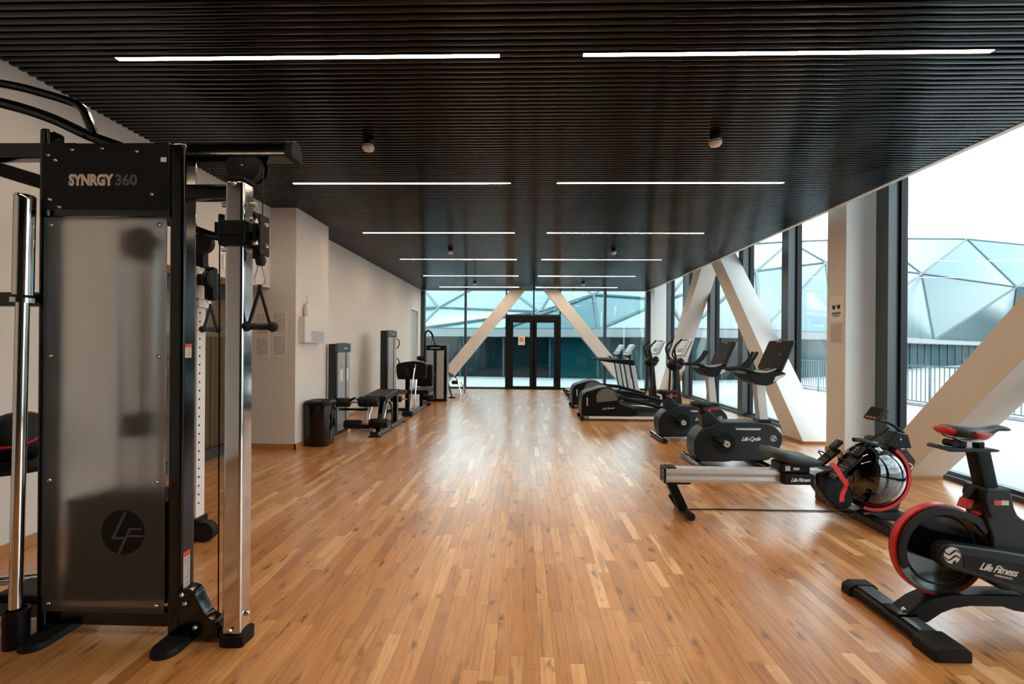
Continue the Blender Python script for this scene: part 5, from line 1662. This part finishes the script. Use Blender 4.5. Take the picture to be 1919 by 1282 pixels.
# front stabiliser and cord
MB().box(2.72, 2.82, RY - 0.44, RY + 0.44, 0.0, 0.075).build('front_stabilizer', 'black_gloss', ro, bevel=0.012)
MB().box(2.80, 3.12, RY - 0.10, RY + 0.10, 0.012, 0.07).build('front_skid', 'black_plastic', ro, bevel=0.01)
MB().lathe([(0.0, -0.012), (0.038, -0.012), (0.038, 0.012), (0.0, 0.012)], (2.88, RY - 0.36, 0.04), 'y', 20).build('transport_wheel', 'silver', ro)
MB().cyl((2.80, RY - 0.36, 0.04), (2.885, RY - 0.36, 0.04), 0.012, 10).build('wheel_axle', 'steel', ro)
MB().tube(smooth_path([(2.50, RY - 0.08, 0.16), (2.47, RY - 0.10, 0.13), (2.49, RY - 0.12, 0.10), (2.60, RY - 0.12, 0.06), (2.70, RY - 0.12, 0.05)], 4), 0.004, 6).build('sensor_wire', 'black_plastic', ro)
o = MB().tube(smooth_path([(1.42, 3.97, 0.006), (1.80, 3.985, 0.006), (2.15, 3.98, 0.006), (2.40, 3.985, 0.006), (2.70, 3.98, 0.006)], 5), 0.005, 6).build('floor_cord', 'black_plastic')
tag(o, 'thin black cord lying on the floor under the rower rail', 'cord')

# ---- indoor cycle (right foreground)
sp_ = thing('indoor_cycle', 'black indoor cycle with red rimmed flywheel and red trimmed saddle', 'exercise bike', (2.35, 2.38, 0))
SY = 2.38
FC = (2.115, 0.388)
fw = MB().lathe([(0.0, -0.018), (0.196, -0.018), (0.205, -0.024), (0.225, -0.024), (0.225, 0.010), (0.212, 0.012), (0.0, 0.010)], (FC[0], SY, FC[1]), 'y', 64).build('flywheel', 'black_gloss', sp_, angle=40)
MB().lathe([(0.223, -0.027), (0.232, -0.024), (0.232, 0.010), (0.223, 0.013), (0.223, -0.027)], (FC[0], SY, FC[1]), 'y', 64).build('flywheel_rim', 'red', fw, angle=40)
MB().lathe([(0.165, -0.0175), (0.172, -0.022), (0.180, -0.0175), (0.165, -0.0175)], (FC[0], SY, FC[1]), 'y', 64).build('flywheel_step', 'charcoal', fw)
# cover over the wheel that flows into the frame
cov = arc(FC[0], FC[1], 0.222, math.radians(205), math.radians(62), 22)
cov += [(2.245, 0.585), (2.30, 0.555), (2.33, 0.545), (2.345, 0.50), (2.315, 0.475), (2.27, 0.525), (2.20, 0.56)]
cov += arc(FC[0], FC[1], 0.182, math.radians(66), math.radians(205), 22)
MB().prism(cov, 'y', SY - 0.044, SY - 0.0275).build('wheel_cover', 'charcoal', sp_, bevel=0.005)
MB().prism(cov, 'y', SY + 0.014, SY + 0.030).build('wheel_cover', 'charcoal', sp_, bevel=0.005)
# frame
frm = smooth_closed([(2.305, 0.705), (2.42, 0.70), (2.445, 0.62), (2.48, 0.565), (2.60, 0.52), (2.80, 0.50), (2.90, 0.48), (2.90, 0.38), (2.80, 0.30), (2.60, 0.22), (2.47, 0.20), (2.36, 0.22), (2.33, 0.34), (2.335, 0.46), (2.305, 0.55), (2.30, 0.62)], 3)
MB().prism(frm, 'y', SY - 0.055, SY + 0.055).build('frame', 'charcoal', sp_, bevel=0.018, seg=3, angle=45)
MB().prism([(2.29, 0.66), (2.30, 0.715), (2.42, 0.712), (2.425, 0.66), (2.40, 0.56), (2.32, 0.56)], 'y', SY - 0.062, SY + 0.062).build('post_sleeve', 'charcoal', sp_, bevel=0.012)
s1 = MB().box(2.335, 2.405, SY - 0.0632, SY - 0.0618, 0.632, 0.655).build('sticker', 'white_shell', sp_, smooth=False, label='orange and white sticker')
MB().box(2.335, 2.37, SY - 0.0640, SY - 0.0631, 0.632, 0.655).build('sticker_band', 'orange_print', s1, smooth=False)
MB().prism([(2.235, 0.60), (2.25, 0.645), (2.285, 0.70), (2.305, 0.70), (2.30, 0.63), (2.27, 0.605)], 'y', SY - 0.02, SY + 0.02).build('post_lever', 'black_plastic', sp_, bevel=0.006)
MB().prism([(2.228, 0.598), (2.248, 0.648), (2.285, 0.640), (2.265, 0.596)], 'y', SY - 0.024, SY + 0.024).build('lever_grip', 'red', sp_, bevel=0.006)
MB().ellipsoid((2.292, SY - 0.02, 0.577), 0.018, 0.02, 0.014, 14, 8).build('lock_knob', 'red', sp_)
# chain guard
cgp = arc(2.085, 0.395, 0.062, math.radians(255), math.radians(78), 12)
cgp += [(2.30, 0.43), (2.55, 0.392), (2.62, 0.34), (2.62, 0.24), (2.55, 0.19), (2.45, 0.205), (2.25, 0.285)]
gg = MB().prism(cgp, 'y', SY - 0.115, SY - 0.055).build('chain_guard', 'charcoal', sp_, bevel=0.012, seg=3, angle=45)
ig = [(2.155, 0.405), (2.30, 0.385), (2.43, 0.362), (2.45, 0.33), (2.43, 0.27), (2.40, 0.262), (2.22, 0.315), (2.15, 0.34), (2.14, 0.375)]
MB().prism(smooth_closed(ig, 3), 'y', SY - 0.117, SY - 0.114).build('guard_panel', 'black_plastic', gg, bevel=0.001)
text_mesh('Life Fitness', 0.050, (2.30, SY - 0.1185, 0.338), (1, 0, -0.19), (0.19, 0, 1), 'white_print', gg, shear=0.4, offset=0.0010, spacing=0.85, width=0.185)
text_mesh('POWERED BY ICG', 0.014, (2.325, SY - 0.1185, 0.303), (1, 0, -0.19), (0.19, 0, 1), 'white_print', gg, shear=0.1, spacing=0.9, width=0.085)
# round emblem of curved bands
em = MB().lathe([(0.0, SY - 0.1165), (0.040, SY - 0.1165), (0.040, SY - 0.114), (0.0, SY - 0.114)], (2.085, 0, 0.402), 'y', 32).build('emblem', 'white_print', gg)
for dz in (0.014, -0.012):
    MB().tube(smooth_path([(2.047, SY - 0.1168, 0.402 + dz + 0.004), (2.068, SY - 0.1168, 0.402 + dz - 0.010), (2.085, SY - 0.1168, 0.402 + dz), (2.102, SY - 0.1168, 0.402 + dz + 0.012), (2.122, SY - 0.1168, 0.402 + dz)], 4), 0.0035, 6).build('emblem_stroke', 'charcoal', em)
MB().prism([(2.087, 0.372), (2.100, 0.380), (2.106, 0.358), (2.087, 0.360)], 'y', SY - 0.1172, SY - 0.1163).build('emblem_stroke', 'charcoal', em, smooth=False)
side_disc((2.53, 0.295), 0.045, SY - 0.135, SY - 0.112, 28).build('crank_cap', 'red', sp_)
MB().obox((2.60, SY - 0.145, 0.26), (0.8, 0, -0.45), (0, 1, 0), (0.45, 0, 0.8), 0.095, 0.012, 0.018).build('crank_arm', 'charcoal', sp_, bevel=0.005)
MB().box(2.62, 2.73, SY - 0.25, SY - 0.16, 0.20, 0.228).build('pedal', 'black_plastic', sp_, bevel=0.008)
MB().obox((2.46, SY + 0.145, 0.33), (-0.8, 0, 0.45), (0, 1, 0), (0.45, 0, 0.8), 0.095, 0.012, 0.018).build('crank_arm', 'charcoal', sp_, bevel=0.005)
MB().box(2.33, 2.44, SY + 0.16, SY + 0.25, 0.37, 0.398).build('pedal', 'black_plastic', sp_, bevel=0.008)
MB().cyl((2.53, SY - 0.14, 0.295), (2.53, SY + 0.14, 0.295), 0.02).build('crank_axle', 'steel', sp_)
# arched lower beam and stabilisers
ab = [(1.89, 0.045), (1.945, 0.09), (2.0, 0.13), (2.06, 0.158), (2.14, 0.172), (2.30, 0.176), (2.60, 0.18), (2.85, 0.16), (2.95, 0.05), (2.86, 0.05), (2.74, 0.085), (2.55, 0.085), (2.46, 0.098), (2.40, 0.118), (2.24, 0.118), (2.16, 0.105), (2.10, 0.08), (2.03, 0.03)]
MB().prism(ab, 'y', SY - 0.05, SY + 0.05).build('lower_beam', 'black_plastic', sp_, bevel=0.010)
stb = MB().prism([(1.855, 0.02), (1.865, 0.050), (1.895, 0.062), (1.975, 0.062), (2.0, 0.045), (2.0, 0.02)], 'y', SY - 0.27, SY + 0.30).build('rear_stabilizer', 'black_plastic', sp_, bevel=0.006)
for a, b in ((SY + 0.24, SY + 0.31), (SY - 0.30, SY - 0.17)):
    MB().prism([(1.845, 0.0), (1.85, 0.050), (1.885, 0.070), (1.985, 0.070), (2.012, 0.048), (2.012, 0.0)], 'y', a, b).build('stabilizer_cap', 'rubber', stb, bevel=0.008)
MB().box(1.885, 1.985, SY - 0.05, SY + 0.05, 0.06, 0.075).build('beam_plate', 'black_gloss', stb, bevel=0.004)
MB().box(1.89, 1.97, SY - 0.165, SY - 0.06, 0.0615, 0.0665).build('top_plate', 'dark_panel', stb, bevel=0.002)
MB().box(1.89, 1.97, SY + 0.06, SY + 0.235, 0.0615, 0.0665).build('top_plate', 'dark_panel', stb, bevel=0.002)
bolt((1.935, SY - 0.02, 0.075), 0.012, stb, (0, 0, 1))
MB().prism([(2.88, 0.0), (2.88, 0.06), (3.02, 0.06), (3.02, 0.0)], 'y', SY - 0.28, SY + 0.28).build('front_stabilizer', 'black_plastic', sp_, bevel=0.012)
# saddle column
MB().prism([(2.315, 0.70), (2.395, 0.70), (2.352, 0.895), (2.272, 0.895)], 'y', SY - 0.032, SY + 0.032).build('saddle_post', 'black_plastic', sp_, bevel=0.012)
MB().prism([(2.085, 0.912), (2.10, 0.922), (2.15, 0.905), (2.36, 0.905), (2.395, 0.898), (2.39, 0.888), (2.34, 0.885), (2.15, 0.885), (2.125, 0.90), (2.085, 0.902)], 'y', SY - 0.032, SY + 0.032).build('saddle_slider', 'charcoal', sp_, bevel=0.004)
MB().box(2.205, 2.245, SY - 0.02, SY + 0.02, 0.905, 0.945).build('saddle_clamp', 'black_plastic', sp_, bevel=0.006)
MB().cyl((2.18, SY - 0.03, 0.925), (2.18, SY + 0.03, 0.925), 0.018, 14).build('clamp_knob', 'rubber', sp_)
MB().box(2.30, 2.335, SY - 0.018, SY + 0.018, 0.903, 0.935).build('saddle_clamp', 'black_plastic', sp_, bevel=0.006)
for s in (-1, 1):
    MB().tube(smooth_path([(2.16, SY + s * 0.03, 0.965), (2.21, SY + s * 0.028, 0.945), (2.30, SY + s * 0.025, 0.938), (2.36, SY + s * 0.015, 0.955), (2.40, SY + s * 0.006, 0.99)], 4), 0.004, 8).build('saddle_rail', 'steel', sp_)
secs = []
for xx, hw, zt, zb in ((2.138, 0.035, 1.002, 0.985), (2.148, 0.065, 1.012, 0.972), (2.18, 0.080, 1.020, 0.960), (2.23, 0.082, 1.018, 0.952), (2.28, 0.068, 1.012, 0.945), (2.325, 0.045, 1.010, 0.945), (2.36, 0.032, 1.015, 0.962), (2.41, 0.024, 1.021, 0.988), (2.452, 0.020, 1.012, 0.988), (2.468, 0.012, 1.003, 0.990)):
    sec = []
    for i in range(16):
        a = 2 * math.pi * i / 16
        zz = (zt + zb) / 2 + (zt - zb) / 2 * math.sin(a)
        sec.append((xx, SY + hw * math.cos(a) * (0.9 + 0.1 * math.sin(a)), zz))
    secs.append(sec)
sd = MB().loft(secs).build('saddle', 'grey_vinyl', sp_, angle=60)
# red flank panels hugging the saddle sides
for s in (-1, 1):
    pa = []
    for xx, hw, z0, z1 in ((2.225, 0.0835, 0.985, 1.000), (2.26, 0.0765, 0.957, 0.994), (2.30, 0.060, 0.950, 0.988), (2.335, 0.0440, 0.952, 0.984), (2.352, 0.0365, 0.966, 0.976)):
        pa.append([(xx, SY + s * (hw + 0.001), z1), (xx, SY + s * (hw + 0.003), (z0 + z1) / 2), (xx, SY + s * (hw - 0.012), z0), (xx, SY + s * (hw - 0.016), (z0 + z1) / 2)])
    MB().loft(pa).build('saddle_flank', 'red', sd, angle=60)
MB().loft([[(x_, SY + hw * math.cos(2 * math.pi * i / 12), zc + hz * math.sin(2 * math.pi * i / 12)) for i in range(12)] for x_, hw, zc, hz in ((2.133, 0.025, 0.993, 0.010), (2.139, 0.05, 0.992, 0.018), (2.147, 0.067, 0.991, 0.0225), (2.155, 0.060, 0.990, 0.0222))]).build('saddle_tail', 'red', sd, angle=60)
# front column with handlebars (beyond the frame edge)
MB().prism([(2.78, 0.48), (2.88, 0.46), (2.93, 0.96), (2.86, 0.96)], 'y', SY - 0.035, SY + 0.035).build('handle_post', 'black_plastic', sp_, bevel=0.012)
MB().tube(smooth_path([(2.86, SY - 0.22, 1.02), (3.02, SY - 0.22, 1.03), (3.06, SY - 0.12, 1.02), (2.93, SY, 0.97), (3.06, SY + 0.12, 1.02), (3.02, SY + 0.22, 1.03), (2.86, SY + 0.22, 1.02)], 5), 0.016, 12).build('handlebar', 'rubber', sp_)

# ---- notices
nt_ = thing('column_notice', 'notice with two mask icons and printed text on the white column', 'notice', (4.2, 6.25, 1.5))
MB().box(4.1965, 4.2, 6.10, 6.37, 1.77, 2.11).build('sheet', 'white_shell', nt_, smooth=False)
MB().box(4.1965, 4.2, 6.10, 6.37, 1.47, 1.76).build('text_sheet', 'text_side', nt_, smooth=False)
for yy in (6.19, 6.285):
    MB().prism(smooth_closed([(yy - 0.030, 2.0), (yy - 0.026, 1.95), (yy, 1.93), (yy + 0.026, 1.95), (yy + 0.030, 2.0), (yy + 0.012, 1.985), (yy - 0.012, 1.985)], 3), 'x', 4.195, 4.1966).build('icon', 'rubber', nt_, smooth=False)
MB().box(4.195, 4.1966, 6.15, 6.32, 1.86, 1.895).build('caption', 'grey_print', nt_, smooth=False)
MB().box(4.195, 4.1966, 6.17, 6.30, 1.835, 1.85).build('caption', 'grey_print', nt_, smooth=False)

ds = thing('door_sign', 'white sheet with a red no entry symbol on the left glass door', 'sign', (-0.09, YB - 0.056, 1.60))
MB().box(-0.19, 0.03, YB - 0.060, YB - 0.0555, 1.45, 1.78).build('sheet', 'white_print', ds, smooth=False)
MB().lathe([(0.0, -0.002), (0.068, -0.002), (0.068, 0.0), (0.0, 0.0)], (-0.08, YB - 0.0605, 1.625), 'y', 28).build('symbol', 'orange_print', ds)
MB().box(-0.125, -0.035, YB - 0.0640, YB - 0.0624, 1.612, 1.638).build('symbol_bar', 'white_print', ds, smooth=False)
